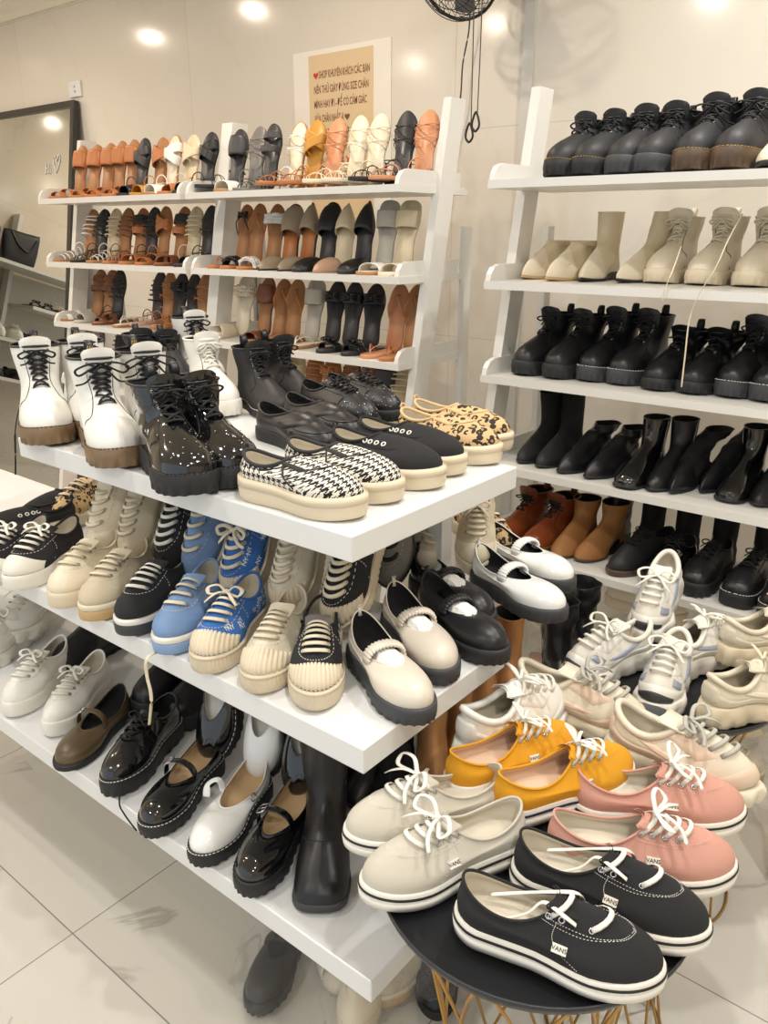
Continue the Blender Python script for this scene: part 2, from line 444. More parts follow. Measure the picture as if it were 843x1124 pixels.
@style
def vans_pink(m): return vans(m, M_cpink, M_stB, M_lin, stitch=mat('pale pink thread', 'ecc0b4', .8), bow=.045)
def slip(mir, col, trim, sm, eyel=False, hs=.042):
    s = Shoe(L=.262, W=.098, hs=hs, ts=.038, h1=.032, mirror=mir, inset=.93, op=(.04, .46, .6, .04, .026, .044), tx=.05, tz=.006, toe=(.68, 2.1, 2))
    parts = [('sole', s.sole(sm, bulge=.0025), [('sole_rim', s.band(sm, .62, .98, .0022, 'sole_rim'), [])]), ('upper', s.upper(col), []), ('lining', s.lining(M_lin), []), ('collar_binding', s.collar(trim, .0035), [])]
    if eyel:
        for sg in (1, -1):
            for k in range(4):
                u = sg * lerp(.12, .15, k / 3); v = lerp(.68, .93, k / 3); parts.append(('eyelet', mk('eyelet', *torus(s.on(u, v, .001), s.N(u, v), .0042, .0015, 12, 5), mat('white eyelet', 'e5e2da', .4)), []))
        g = G()
        for sg in (1, -1): g.add(*s.line([(sg * .18, .97), (sg * .165, .7), (sg * .12, .52), (0, .47)], .0006, 8))
        parts.append(('stitching', g.mesh('stitching', M_stB), []))
    else:
        for sg in (1, -1):
            parts.append(('gusset', s.patch('gusset', trim, lambda a, b, sg=sg: (sg * lerp(.10, .13, a), lerp(.62, 1, b)), .0015, 6, 10), []))
            parts.append(('side_piping', G().add(*s.line([(sg * .13, .9), (sg * .17, .7), (sg * .2, .5), (sg * .22, .1)], .0018, 8)).mesh('side_piping', trim), []))
        g = G(); g.add(*s.line([(-.115, .62), (-.05, .57), (0, .56), (.05, .57), (.115, .62)], .0016, 6)); parts.append(('vamp_piping', g.mesh('vamp_piping', trim), []))
    hk = s.S(.5, 1); parts.append(('pull_tab', G().add(*tube(spline([hk + Vector((0, -.006, -.005)), hk + Vector((-.003, -.005, .008)), hk + Vector((-.003, .005, .008)), hk + Vector((0, .006, -.005))], 4), .0022, 6)).mesh('pull_tab', trim), []))
    return 'slip_on_sneaker', parts, s
@style
def slip_hound(m): return slip(m, M_hound, mat('charcoal trim', '2c2c2e', .8), M_yrub)
@style
def slip_black(m): return slip(m, M_cblk, M_cblk, M_yrub, True)
@style
def slip_leo(m): return slip(m, M_leo, mat('sand trim', 'd0b184', .8), M_yrub)
def boot(mir, up, sm, lm, h=.15, stitch=None, sole_h=.04, lug=.004, patent=False, stud=False, tabm=None, slack=0, off=(-.0, 0), lin=None, wr=0, ed=True, toe=(.7, 2.4, 2.4), W=.102, tail=None, bowsz=.032, L=.27, quarter=True, tab=True, collar=None):
    s = Shoe(L=L, W=W, hs=sole_h + .006, ts=sole_h, h1=.045, mirror=mir, inset=.93, toe=toe, wrinkle=wr, spring=.007,
             shaft=dict(ank=(.035, .47, .72, .062, .062, .085), top=(.0, .45, .92, h, h, h + .004), off=off, k=.52))
    parts = [('sole', s.sole(sm, lug=lug, nl=26, groove=(lambda u, z: .0008 * math.sin(z * 40))), ([('welt_stitching', s.welt(stitch), [])] if stitch else [])),
             ('upper', s.upper(up, 20), []), ('lining', s.lining(lin or M_blin), []), ('collar_binding', s.collar(collar or M_blk, .003), []), ('tongue', s.tongue(up, .85, .02, .028, .0), [])]
    tails = []
    if tail:
        for t in tail: tails.append([s.on(t[0], .95, .006)] + [Vector(q) for q in t[1]])
    parts += s.laces(lm, .42, .95, 7, .06, .085, 'cross', .0026, .9, bow=bowsz, off=.003, em=M_silver if ed else lm, er=.0028, tails=tails)
    g = G()
    if quarter:
        for sg in (1, -1): g.add(*s.line([(sg * .1, .97), (sg * .098, .7), (sg * .095, .5), (sg * .12, .33), (sg * .17, .26), (sg * .2, .02)], .0008, 8))
        parts.append(('seam_stitching', g.mesh('seam_stitching', M_stB if up not in (M_blk, M_pat, M_blkm) else M_rub), []))
    if tab:
        hk = s.S(.5, 1); tm = tabm or M_blk
        P = spline([hk + Vector((.003, 0, -.02)), hk + Vector((-.004, 0, .004)), hk + Vector((-.003, 0, .026)), hk + Vector((.008, 0, .014)), hk + Vector((.007, 0, -.01))], 4)
        ch = []
        if tabm is None and up is M_wht:
            ch = [('gold_embroidery', G().add(*tube(spline([hk + Vector((.0115, -.006 + .0024 * q, .010 + (.005 if q % 2 else -.004))) for q in range(6)], 4), .0009, 5)).mesh('gold_embroidery', mat('gold thread', 'c19a4a', .5)), [])]
        parts.append(('heel_loop', G().add(*tube(P, .009, 6, flat=.15, ref=Vector((1, 0, .01)))).mesh('heel_loop', tm), ch))
    if stud:
        e = G()
        for i in range(24):
            u = rnd.uniform(-.12, .12); v = rnd.uniform(.1, .36); e.add(*torus(s.on(u, v, .001), s.N(u, v), .0008, .0009, 6, 4))
        parts.append(('studs', e.mesh('studs', M_silver), []))
    return 'lace_up_boot', parts, s
@style
def boot_white(m): return boot(m, M_wht, M_gum, M_blace, .15, stitch=M_stB, lin=M_blin, W=.118, L=.285, bowsz=.04)
@style
def boot_white2(m): return boot(m, M_wht, M_gum, M_blace, .15, stitch=M_stB, lin=M_blin, bowsz=.055, W=.118, L=.285)
@style
def boot_plainwhite(m): return boot(m, M_wht, M_wrub, M_lace, .13, stitch=None, collar=M_wht)
@style
def boot_patent(m): return boot(m, M_pat, M_rub, M_blace, .125, stitch=M_rub, stud=True, wr=.008, off=(-.01, 0), W=.12, L=.28)
@style
def boot_black(m): return boot(m, M_blkm, M_rub, M_blace, .10, stitch=M_stY)
@style
def boot_black2(m): return boot(m, M_blkm, M_drub, M_blace, .105, off=(.0, 0))
@style
def boot_brownsole(m): return boot(m, M_blkm, M_dgum, M_blace, .11, stitch=M_stY, bowsz=.055, sole_h=.045, W=.108)
@style
def boot_tall(m): return boot(m, M_blk, M_rub, M_blace, .12, ed=False)
@style
def boot_tall2(m): return boot(m, M_blk, M_drub, M_blace, .13, stitch=M_stW)
@style
def boot_slouch(m): return boot(m, M_blk, M_rub, M_blace, .11, wr=.012, off=(.01, .01), sole_h=.03)
@style
def boot_beigelace(m): return boot(m, M_cream, M_yrub, M_clace, .13, sole_h=.035, collar=M_cream, tabm=M_cream, ed=False, lug=.003)
@style
def boot_cognac(m): return boot(m, M_cog, M_dgum, M_blace, .115, sole_h=.02, stitch=M_stY, lug=0, collar=M_brn, tabm=M_brn, W=.094)
@style
def boot_whitestitch(m): return boot(m, M_blkm, M_rub, M_blace, .13, stitch=M_stW, sole_h=.02, lug=0)
def sock(mir, up, sm, h=.16, lin=None, sole_h=.012, off=(0, 0), toe=(.55, 1.5, 1.25), wr=0, W=.084, L=.25, cap=None, top=.86, zip_=False, ankx=.46):
    s = Shoe(L=L, W=W, hs=sole_h + .01, ts=sole_h * .6, h1=.03, mirror=mir, inset=.97, toe=toe, wrinkle=wr, spring=.006, waist=.66,
             shaft=dict(ank=(.03, ankx, .7, .06, .06, .08), top=(.03, .40, top, h, h, h), off=off, k=.5))
    parts = [('sole', s.sole(sm), []), ('upper', s.upper(up, 20), []), ('lining', s.lining(lin or M_blin), []), ('collar_binding', s.collar(up, .0015), [])]
    if cap: parts.append(('toe_cap', s.patch('toe_cap', cap, lambda a, b: (lerp(-.2, .2, a), lerp(.01, .42 - .28 * abs(2 * a - 1) ** 2, b)), .001, 18, 8), []))
    g = G(); g.add(*s.line([(.25, .05), (.25, .4), (.25, .7), (.25, .98)], .0007, 6)); g.add(*s.line([(-.25, .05), (-.25, .4), (-.25, .7), (-.25, .98)], .0007, 6))
    parts.append(('zip' if zip_ else 'side_seam', g.mesh('side_seam', M_silver if zip_ else up), []))
    return 'ankle_boot', parts, s
@style
def sock_black(m): return sock(m, M_sblk, M_rub, .17, cap=M_blkm, toe=(.6, 1.8, 1.6), top=.8, off=(-.015, -.02))
@style
def sock_black2(m): return sock(m, M_sblk, M_rub, .17, cap=M_blkm, toe=(.6, 1.8, 1.6), top=.8, off=(-.05, -.03))
@style
def sock_beige(m): return sock(m, M_beige, M_rub, .165, cap=M_cream, lin=M_beige, off=(.0, 0))
@style
def sock_beigebent(m): return sock(m, M_beige, M_rub, .165, cap=M_cream, lin=M_beige, off=(-.03, .0), wr=.003)
@style
def sock_beigefold(m): return sock(m, M_beige, M_lgum, .085, cap=M_cream, lin=M_beige, off=(.0, .0), wr=.014)
@style
def boot_beigetall(m): return sock(m, M_cream, M_rub, .27, lin=M_beige, toe=(.7, 2.2, 2.2), W=.09, sole_h=.02)
@style
def chel_tan(m): return sock(m, M_camel, M_dgum, .125, toe=(.66, 2, 1.9), W=.088, sole_h=.012, top=.95)
@style
def chel_tan2(m): return sock(m, M_camel, M_dgum, .21, toe=(.6, 1.7, 1.6), W=.085, sole_h=.02, top=.85)
@style
def ank_black(m): return sock(m, M_blk, M_rub, .15, toe=(.62, 1.9, 1.7), zip_=True, W=.085)
@style
def ank_blackpat(m): return sock(m, M_pat, M_rub, .15, toe=(.7, 3, 2.6), zip_=True, W=.085)
@style
def ank_slouch(m): return sock(m, M_blk, M_rub, .1, toe=(.6, 1.7, 1.5), wr=.012, off=(-.02, .01))
@style
def ank_slouch2(m): return sock(m, M_sblk, M_rub, .12, toe=(.5, 1.5, 1.2), wr=.01, off=(-.055, .03), cap=M_blk)
@style
def tall_black(m): return sock(m, M_sblk, M_rub, .27, toe=(.66, 2, 1.9), W=.092, top=.95, wr=.004)
@style
def tall_leather(m): return sock(m, M_blk, M_rub, .22, toe=(.66, 2, 1.9), W=.092, top=.95, wr=.012)
@style
def crumple(m): return sock(m, M_sblk, M_rub, .12, toe=(.66, 2, 1.9), W=.09, top=1, wr=.02, off=(-.06, .02))
def lowlace(mir, up, sm, lm, mid=None, ribs=False, toecap=None, hs=.036, collar=None, lin=None, foxm=None, n=5, bow=0, mode='bar', text=None, textm=None, mono=None, hi=False, tm=None, toe=(.66, 2.1, 2)):
    s = Shoe(L=.26, W=.094, hs=hs, ts=hs - .002, h1=.034, mirror=mir, inset=.94, op=(.035, .5, .6, .058, .036, .064), tx=.045, tz=.004, toe=toe)
    gr = (lambda u, z: .0013 * math.sin(2 * PI * (u * 64 + (z * 1.1 if z < .6 else .66)))) if ribs else None
    parts = []
    if mid: parts += [('outsole', s.sole(sm, 0, .66, 'outsole'), []), ('midsole', s.sole(mid, .66, 1, 'midsole'), [])]
    else: parts += [('sole', s.sole(sm, groove=gr, n=192 if ribs else None), ([('sole_rim', s.band(sm, .84, .99, .0018, 'sole_rim'), [])] if ribs else []))]
    parts += [('upper', s.upper(up), []), ('lining', s.lining(lin or M_lin), []), ('collar_binding', s.collar(collar or up, .003), []), ('tongue', s.tongue(tm or up, .8, .018, .019, .005), [])]
    parts += s.laces(lm, .52, .96, n, .085, .12, mode, .0042, .3, bow=bow, em=M_silver if not ribs else lm, er=.0028)
    if toecap:
        rb = (lambda a, b: .0013 * math.sin(a * 2 * PI * 16)) if ribs else None
        parts.append(('toe_cap', s.patch('toe_cap', toecap, lambda a, b: (lerp(-.17, .17, a), lerp(.01, .40 - .18 * abs(2 * a - 1) ** 2, b)), .0014, 64 if ribs else 18, 8, rb), []))
    g = G()
    for sg in (1, -1): g.add(*s.line([(sg * .15, .98), (sg * .14, .75), (sg * .115, .5), (sg * .06, .43), (0, .42)], .0007, 8, dash=True)); g.add(*s.line([(sg * .14, .8), (sg * .19, .55), (sg * .22, .1)], .0006, 8, dash=True))
    parts.append(('stitching', g.mesh('stitching', M_stW if up is M_cblk else M_clace), []))
    if mono:
        g = G()
        for k in range(46):
            u = rnd.uniform(.09, .42) * rnd.choice((1, -1)); v = rnd.uniform(.1, .9); 
            if abs(u) < .17 and v < .4: continue
            P = s.on(u, v, .0012); n_ = s.N(u, v); x = Vector((0, 0, 1)).cross(n_).normalized(); y = n_.cross(x); an = rnd.uniform(-.3, .3)
            V, Fc = textgeo('NY', .013); g.add([P + x * (q.x * math.cos(an) - q.y * math.sin(an)) + y * (q.x * math.sin(an) + q.y * math.cos(an)) for q in V], Fc)
        parts.append(('monogram_print', g.mesh('monogram_print', mono, False), []))
    if text:
        for sg in (1, -1):
            u, v = sg * .27, .55
            parts.append(('logo', text_on(s.on(u, v, .001), s.N(u, v), Vector((0, 0, 1)), text, .034, textm, 'logo'), []))
    return 'low_top_sneaker', parts, s
@style
def low_cream(m): return lowlace(m, M_cream, M_yrub, M_clace, toecap=M_cream, n=4)
@style
def low_creamgum(m): return lowlace(m, M_ccream, M_lgum, M_clace, mid=M_crub, toecap=M_ccream)
@style
def low_black(m): return lowlace(m, M_cblk, M_drub, M_lace, mid=M_wrub, toecap=M_cblk, mode='bar')
@style
def low_blackwhite(m): return lowlace(m, M_cblk, M_wrub, M_lace, toecap=M_wrub, bow=.03)
@style
def low_blue(m): return lowlace(m, M_cblu, M_blurub, M_clace, mid=M_wrub, toecap=M_cblu, n=4, lin=M_lgry)
@style
def low_ny(m): return lowlace(m, M_croy, M_yrub, M_clace, ribs=True, toecap=M_yrub, bow=.035, mono=mat('white print', 'dfe4ea', .7), n=5)
@style
def low_nycream(m): return lowlace(m, M_offw, M_yrub, M_clace, ribs=True, toecap=M_yrub, n=6, text='NY', textm=mat('black print', '1b1b1d', .6))
@style
def low_nyblack(m): return lowlace(m, M_cblk, M_yrub, M_clace, ribs=True, toecap=M_yrub, n=6, lin=M_lgry, tm=M_grey, text='NY', textm=mat('white print', 'dfe4ea', .7))
@style
def low_white(m): return lowlace(m, M_wht, M_wrub, M_lace, hs=.04, n=5, bow=.03)
@style
def low_mesh(m): return lowlace(m, M_cgry, M_drub, M_blace, n=4)
@style
def low_canvasred(m): return lowlace(m, M_ccream, M_crub, M_clace, n=6, bow=.03, toecap=M_crub)
@style
def low_leo(m): return lowlace(m, M_leo, M_crub, M_clace, n=4)
def mj(mir, up, sm, strapk, lin, lug=.003, stitch=None, hs=.038, sm2=None, of=.64, strapm=None, toe=(.66, 2.3, 2.1), open_=False, gr=None, W=.096):
    s = Shoe(L=.26, W=W, hs=hs, ts=hs - .008, h1=.034, mirror=mir, inset=.92, op=(.035, of, .68, .056, .022, .026), tx=.035, tz=.012, toe=toe, spring=.004)
    parts = [('sole', s.sole(sm, lug=lug, nl=30, groove=gr or (lambda u, z: -.0016 if .5 < z < .62 else 0)), ([('welt_stitching', s.welt(stitch), [])] if stitch else [])),
             ('upper', s.upper(up), []), ('lining', s.lining(lin), []), ('collar_binding', s.collar(up, .0014), [])]
    sp = strapm or up
    if strapk == 'scrunch':
        me, pts = s.strap('elastic_strap', sp, .45, .042, .0125, .36, side=.5, rf=lambda k: 1 + .14 * math.sin(k * 2 * PI * 15)); parts.append(('elastic_strap', me, []))
        hk = s.S(.5, 1); parts.append(('pull_tab', G().add(*tube([hk + Vector((.002, 0, -.01)), hk + Vector((-.002, 0, .01)), hk + Vector((.004, 0, .012))], .0045, 6, flat=.4)).mesh('pull_tab', up), []))
    elif strapk == 'buckle':
        me, pts = s.strap('ankle_strap', sp, .5, .056, .0085, .16)
        q = pts[16 if mir > 0 else 48]; nn = Vector((0, q.y * 10, .6)).normalized()
        ax = Vector((1, 0, 0)); ay = nn.cross(ax).normalized(); g = G()
        g.add(*tube([q + nn * .003 + ax * a * .012 + ay * b * .009 for a, b in ((-1, -.6), (-.6, -1), (.6, -1), (1, -.6), (1, .6), (.6, 1), (-.6, 1), (-1, .6))], .0016, 6, closed=True, ref=nn)); g.add(*tube([q + nn * .003 - ay * .009, q + nn * .004 + ay * .009], .0012, 5))
        parts.append(('ankle_strap', me, [('buckle', g.mesh('buckle', M_silver), [])]))
    elif strapk == 'loose':
        me, pts = s.strap('ankle_strap', sp, .5, .048, .008, .16, n=12)
        g = G(); p = pts[8]
        g.add(*tube(spline([s.S(-.2, .95), s.S(-.2, 1) + Vector((0, -.012, .02)), s.S(-.2, 1) + Vector((.01, -.03, .012)), s.S(-.2, 1) + Vector((.02, -.03, -.012))], 5), .008, 8, flat=.16)); parts.append(('ankle_strap', g.mesh('ankle_strap', sp), []))
        b = s.S(.2, 1) + Vector((0, .006, .0)); parts.append(('buckle', G().add(*torus(b, Vector((0, 1, .2)), .008, .0015)).mesh('buckle', M_silver), []))
    return 'mary_jane_shoe', parts, s
@style
def mj_bone(m): return mj(m, M_bone, M_drub, 'scrunch', M_blin)
@style
def mj_black(m): return mj(m, M_blk, M_rub, 'scrunch', M_blin)
@style
def mj_white(m): return mj(m, M_wpat, M_drub, 'scrunch', M_blin)
@style
def mj_patent(m): return mj(m, M_pat, M_rub, 'buckle', M_tanlin, stitch=M_stW)
@style
def mj_patent2(m): return mj(m, M_pat, M_rub, 'buckle', M_tanlin, stitch=M_rub, strapm=M_pat)
@style
def mj_palein(m): return mj(m, M_pat, M_rub, None, M_wlin, stitch=M_stW)
@style
def mj_whitegrey(m): return mj(m, M_wpat, M_rub, None, M_wlin)
@style
def mj_cream(m): return mj(m, M_wpat, M_rub, 'loose', M_tanlin, stitch=M_stW, of=.62)
@style
def mj_olive(m): return mj(m, M_olive, M_rub, 'buckle', M_blin, hs=.022, lug=0)
@style
def square_black(m):
    k, parts, s = sock(m, M_blk, M_drub, .2, toe=(.8, 3.2, 3), W=.1, sole_h=.026, top=.95, ankx=.44, wr=.002)
    parts.append(('vamp_seam', G().add(*s.line([(-.25, .12), (-.18, .28), (-.09, .33), (0, .34), (.09, .33), (.18, .28), (.25, .12)], .0012, 8)).mesh('vamp_seam', M_rub), []))
    return 'ankle_boot', parts, s
def oxford(mir, up, sm, lm, hs=.035, lug=.003, stitch=None, stud=False, n=4, toe=(.66, 2.2, 2), apron=False, bow=.025, em=None, hi=0):
    s = Shoe(L=.268, W=.096, hs=hs, ts=hs - .006, h1=.036, mirror=mir, inset=.93, op=(.03, .46, .6, .056 + hi, .04 + hi, .066 + hi * .8), tx=.045, tz=.0, toe=toe, spring=.004)
    parts = [('sole', s.sole(sm, lug=lug, nl=22, groove=lambda u, z: -.0015 if .55 < z < .68 else 0), ([('welt_stitching', s.welt(stitch), [])] if stitch else [])),
             ('upper', s.upper(up), []), ('lining', s.lining(M_blin), []), ('collar_binding', s.collar(up, .003), []), ('tongue', s.tongue(up, .8, .014, .018, .0), [])]
    parts += s.laces(lm, .6, .95, n, .07, .1, 'cross', .002, .9, bow=bow, em=em or lm, er=.0025)
    g = G()
    for sg in (1, -1): g.add(*s.line([(sg * .14, .97), (sg * .12, .7), (sg * .1, .55), (sg * .15, .42), (sg * .2, .1)], .0012, 8))
    if apron: g.add(*s.line([(-.16, .62), (-.13, .36), (-.07, .27), (0, .25), (.07, .27), (.13, .36), (.16, .62)], .0014, 6))
    parts.append(('seam', g.mesh('seam', up if up is not M_blk else M_rub), []))
    if stud:
        e = G()
        for i in range(70):
            u = rnd.uniform(-.3, .3); v = rnd.uniform(.06, .55); e.add(*torus(s.on(u, v, .001), s.N(u, v), .0009, .001, 6, 4))
        parts.append(('studs', e.mesh('studs', M_silver), []))
    return 'lace_up_shoe', parts, s
@style
def ox_patent(m): return oxford(m, M_pat, M_rub, M_blace, stitch=M_stW, hs=.045)
@style
def ox_browned(m): return oxford(m, M_blkm, M_dgum, M_blace, hs=.022, lug=0, hi=.02)
@style
def ox_lug(m): return oxford(m, M_blk, M_rub, M_blace, hs=.045, lug=.006, apron=True, toe=(.72, 2.6, 2.4))
@style
def ox_square(m): return oxford(m, M_blk, M_rub, M_blace, hs=.045, lug=0, stitch=M_stW, apron=True, toe=(.78, 3, 3))
@style
def ox_patlug(m): return oxford(m, M_pat, M_rub, M_blace, hs=.035, lug=.004, toe=(.72, 2.6, 2.4))
@style
def ox_stud(m): return oxford(m, M_blk, M_rub, M_blace, stud=True, n=5)
@style
def loafer(mir):
    s = Shoe(L=.265, W=.094, hs=.03, ts=.022, h1=.03, mirror=mir, inset=.94, op=(.035, .47, .6, .05, .032, .046), tx=.045, tz=.006, toe=(.66, 2.2, 2))
    parts = [('sole', s.sole(M_rub), []), ('upper', s.upper(M_blk), []), ('lining', s.lining(M_blin), []), ('collar_binding', s.collar(M_blk, .003), []),
             ('saddle_strap', s.patch('saddle_strap', M_blk, lambda a, b: (lerp(-.2, .2, a), lerp(.5, .8, b) + .08 * math.cos(PI * (a - .5)) - .06), .003, 20, 6), []),
             ('apron_seam', G().add(*s.line([(-.17, .75), (-.14, .4), (-.08, .28), (0, .26), (.08, .28), (.14, .4), (.17, .75)], .0016, 6)).mesh('apron_seam', M_blk), [])]
    return 'loafer', parts, s
def dad(mir, base, ov, soleM, bump=None, lm=M_lace, spk=False, lowop=0):
    s = Shoe(L=.27, W=.102, hs=.047 - lowop, ts=.034 - lowop * .6, h1=.04, mirror=mir, inset=.86, op=(.05, .5, .62, .062, .036, .074), tx=.05, tz=.0, toe=(.62, 2.1, 1.9), spring=.014, flare=1.5)
    def gr(u, z):
        a = .0035 * math.sin(2 * PI * (u * 11 + .1)) * math.sin(PI * z) ** .6
        return a + (.004 if z < .3 else 0) - (.003 if .38 < z < .5 else 0)
    parts = [('sole', s.sole(soleM, groove=gr, lug=.005, nl=16, bulge=.004), []), ('upper', s.upper(base), []), ('lining', s.lining(M_lin), []),
             ('collar_padding', s.collar(base, .007, 'collar_padding'), []), ('tongue', s.tongue(base, .8, .028, .021, .005), [])]
    if bump: parts.append(('toe_bumper', s.patch('toe_bumper', bump, lambda a, b: (lerp(-.13, .13, a), lerp(.0, .2 - .12 * abs(2 * a - 1) ** 2, b)), .004, 18, 6), []))
    parts.append(('toe_overlay', s.patch('toe_overlay', ov, lambda a, b: (lerp(-.2, .2, a), lerp(.02, .3 - .12 * abs(2 * a - 1) ** 2, b)), .002, 18, 6), []))
    for sg in (1, -1):
        parts.append(('side_overlay', s.patch('side_overlay', ov, lambda a, b, sg=sg: (sg * lerp(.2, .47, a), lerp(.02, .38 + .1 * math.sin(a * 9), b)), .0025, 16, 6), []))
        parts.append(('eyestay', s.patch('eyestay', ov, lambda a, b, sg=sg: (sg * lerp(.085, .15, a), lerp(.5, .97, b)), .0025, 6, 10), []))
        parts.append(('side_stripe', s.patch('side_stripe', ov if spk else M_iris, lambda a, b, sg=sg: (sg * (lerp(.17, .23, a) + .05 * b), lerp(.35, .85, b)), .003, 6, 8), []))
        if not spk:
            parts.append(('reflective_panel', s.patch('reflective_panel', M_iris, lambda a, b, sg=sg: (sg * (lerp(.10, .16, a)), lerp(.32, .46, b) - .1 * a), .003, 6, 6), []))
    parts.append(('heel_counter', s.patch('heel_counter', ov, lambda a, b: (lerp(.42, .58, a), lerp(.1, .75, b)), .004, 12, 8), []))
    parts += s.laces(lm, .5, .95, 5, .08, .115, 'bar', .004, .5, bow=.045, em=None, off=.005)
    return 'chunky_sneaker', parts, s
@style
def dad_white(m): return dad(m, M_mesh, M_wht, M_wrub, M_drub)
@style
def dad_beige(m): return dad(m, M_offw, M_offw, M_yrub, lm=M_clace, spk=True)
@style
def dad_speck(m): return dad(m, M_offw, mat('pale peach leather', 'd8c2ab', .45), M_crub, lm=M_glace, spk=True, lowop=.012)
@style
def dad_plain(m): return dad(m, M_wht, M_wht, M_wrub, lm=M_lace, spk=True)

# ---- sandals
class Sand:
    def __init__(s, L=.235, W=.082, th=.011, toe=(.66, 2.1, 2), heel=0, sole=M_foot, bed=M_foot, mirror=1):
        s.sh = Shoe(L=L, W=W, toe=toe, mirror=mirror, asym=.06, spring=0, waist=.72); s.L = L; s.W = W; s.th = th; s.parts = []; s.mirror = mirror
        rows = []
        for z, ins in ((0, .95), (.002, 1), (th - .003, 1), (th, .96)):
            rows.append([s.sh.out(i / NU, z, ins) for i in range(NU)])
        kid = [('footbed', mk('footbed', *grid([[s.sh.out(i / NU, th + .0005, .9, .965) for i in range(NU)], [s.sh.out(i / NU, th - .002, .9, .965) for i in range(NU)]], True, True, True), bed), [])] if bed is not sole else []
        s.parts.append(('sole', mk('sole', *grid(rows, True, True, True), sole), kid))
        if heel:
            rows = []
            for z, k in ((-heel, .8), (-heel + .002, .84), (0, 1)):
                rows.append([Vector((max(-.5 * L, -.5 * L + .003 + (.5 + .5 * math.cos(a)) * .055 * k), math.sin(a) * W * .36 * k, z)) for a in [2 * PI * i / 20 for i in range(20)]])
            s.parts.append(('heel', mk('heel', *grid(rows, True, True, True), sole), []))
    def band(s, name, m, t0, t1, h, slant=0, closed=False, n=18, k=8, thk=.94, ripple=0, v=0):
        outer = []; inner = []
        for i in range(k + 1):
            a = []; b = []
            for j in range(n + 1):
                ph = PI * j / n; tt = lerp(t0, t1, i / k) + slant * math.cos(ph) * s.mirror - (v * math.sin(ph) * (1 - i / k))
                hh = h
                if closed: q = max(0, (tt - t0) / (t1 - t0)); hh = h * max(0, 1 - q ** 2.2) ** .6 + .0
                w = s.sh.hw(min(tt, .9995)) * 1.0 + .002
                rp = ripple * math.sin(i / k * 2 * PI * 3 + j)
                p = Vector(((tt - .5) * s.L, w * math.cos(ph) + s.sh.cl(tt), s.th * .5 + (hh + rp) * math.sin(ph) ** .62)); a.append(p)
                b.append(Vector((p.x, (p.y - s.sh.cl(tt)) * thk + s.sh.cl(tt), p.z - .0025 * math.sin(ph))))
            outer.append(a); inner.append(b)
        V, Fc = grid(outer, False); V2, F2 = grid(inner, False); o = len(V)
        Fc = Fc + [tuple(i + o for i in reversed(f)) for f in F2]
        for i in range(n): Fc.append((i + 1, i, i + o, i + 1 + o)); q = k * (n + 1); Fc.append((q + i, q + i + 1, q + i + 1 + o, q + i + o))
        s.parts.append((name, mk(name, V + V2, Fc, m), [])); return s
    def cord(s, name, m, segs, r=.0022, flat=.6):
        g = G()
        for tl, tr, h in segs:
            P = []
            for j in range(13):
                ph = PI * j / 12; t = lerp(tl, tr, j / 12); P.append(Vector(((t - .5) * s.L, s.sh.hw(t) * math.cos(ph) * s.mirror + s.sh.cl(t), s.th * .6 + h * math.sin(ph) ** .7)))
            g.add(*tube(P, r, 6, flat=flat))
        s.parts.append((name, g.mesh(name, m), [])); return s
    def thong(s, m, t0=.83, tb=.5, h=.028, r=.003, name='thong_strap'):
        g = G()
        for sg in (1, -1):
            P = spline([((t0 - .5) * s.L, 0, s.th), ((t0 - .53) * s.L, sg * .004, s.th + .018), ((lerp(t0, tb, .5) - .5) * s.L, sg * s.W * .28, s.th + h), ((tb - .5) * s.L, sg * s.sh.hw(tb), s.th * .6)], 6)
            g.add(*tube(P, r, 6, flat=.5))
        s.parts.append((name, g.mesh(name, m), [])); return s
    def bow(s, m, t=.74, z=.03, sz=.026, name='bow'):
        g = G(); c = Vector(((t - .5) * s.L, 0, s.th + z))
        for sg in (1, -1):
            for d in (0, .5, -.5):
                g.add(*tube(spline([c, c + Vector((sz * d * .6, sg * sz * .6, .010)), c + Vector((sz * d, sg * sz * 1.1, .002)), c + Vector((sz * d * .4, sg * sz * .6, -.004)), c], 4), .0042, 6, flat=.5))
        g.add(*tube([c + Vector((-.008, 0, 0)), c + Vector((0, 0, .006)), c + Vector((.008, 0, 0))], .006, 6))
        s.parts.append((name, g.mesh(name, m), [])); return s
    def ruffle(s, m, t=.74, h=.034, name='ruffle'):
        g = G()
        for q in (-.05, 0, .05):
            P = []
            for j in range(40):
                ph = PI * j / 39; P.append(Vector(((t + q - .5) * s.L + .004 * math.sin(j * 1.9 + q * 40), (s.sh.hw(t) + .004) * math.cos(ph), s.th * .5 + (h + .004 * math.sin(j * 2.3)) * math.sin(ph) ** .6)))
            g.add(*tube(P, .006, 6, flat=.7))
        s.parts.append((name, g.mesh(name, m), [])); return s
    def ankle(s, m, h=.05, r=.0022, name='ankle_strap'):
        g = G(); P = [Vector((-.38 * s.L + .032 * math.cos(2 * PI * i / 20), .03 * math.sin(2 * PI * i / 20), s.th + h + .006 * math.cos(2 * PI * i / 20))) for i in range(20)]
        g.add(*tube(P, r, 6, closed=True, flat=1))
        for sg in (1, -1): g.add(*tube([Vector((-.38 * s.L, sg * .03, s.th + h)), Vector((-.3 * s.L, sg * s.sh.hw(.2), s.th * .5))], r, 6))
        s.parts.append((name, g.mesh(name, m), [])); return s
    def fin(s, kind): return kind, s.parts, s.sh
def sd(name, kind, f): ST[name] = lambda m: f(Sand(mirror=m), m).fin(kind) if not callable(kind) else None
def reg(name, kind, fn): ST[name] = lambda m: fn(m).fin(kind)
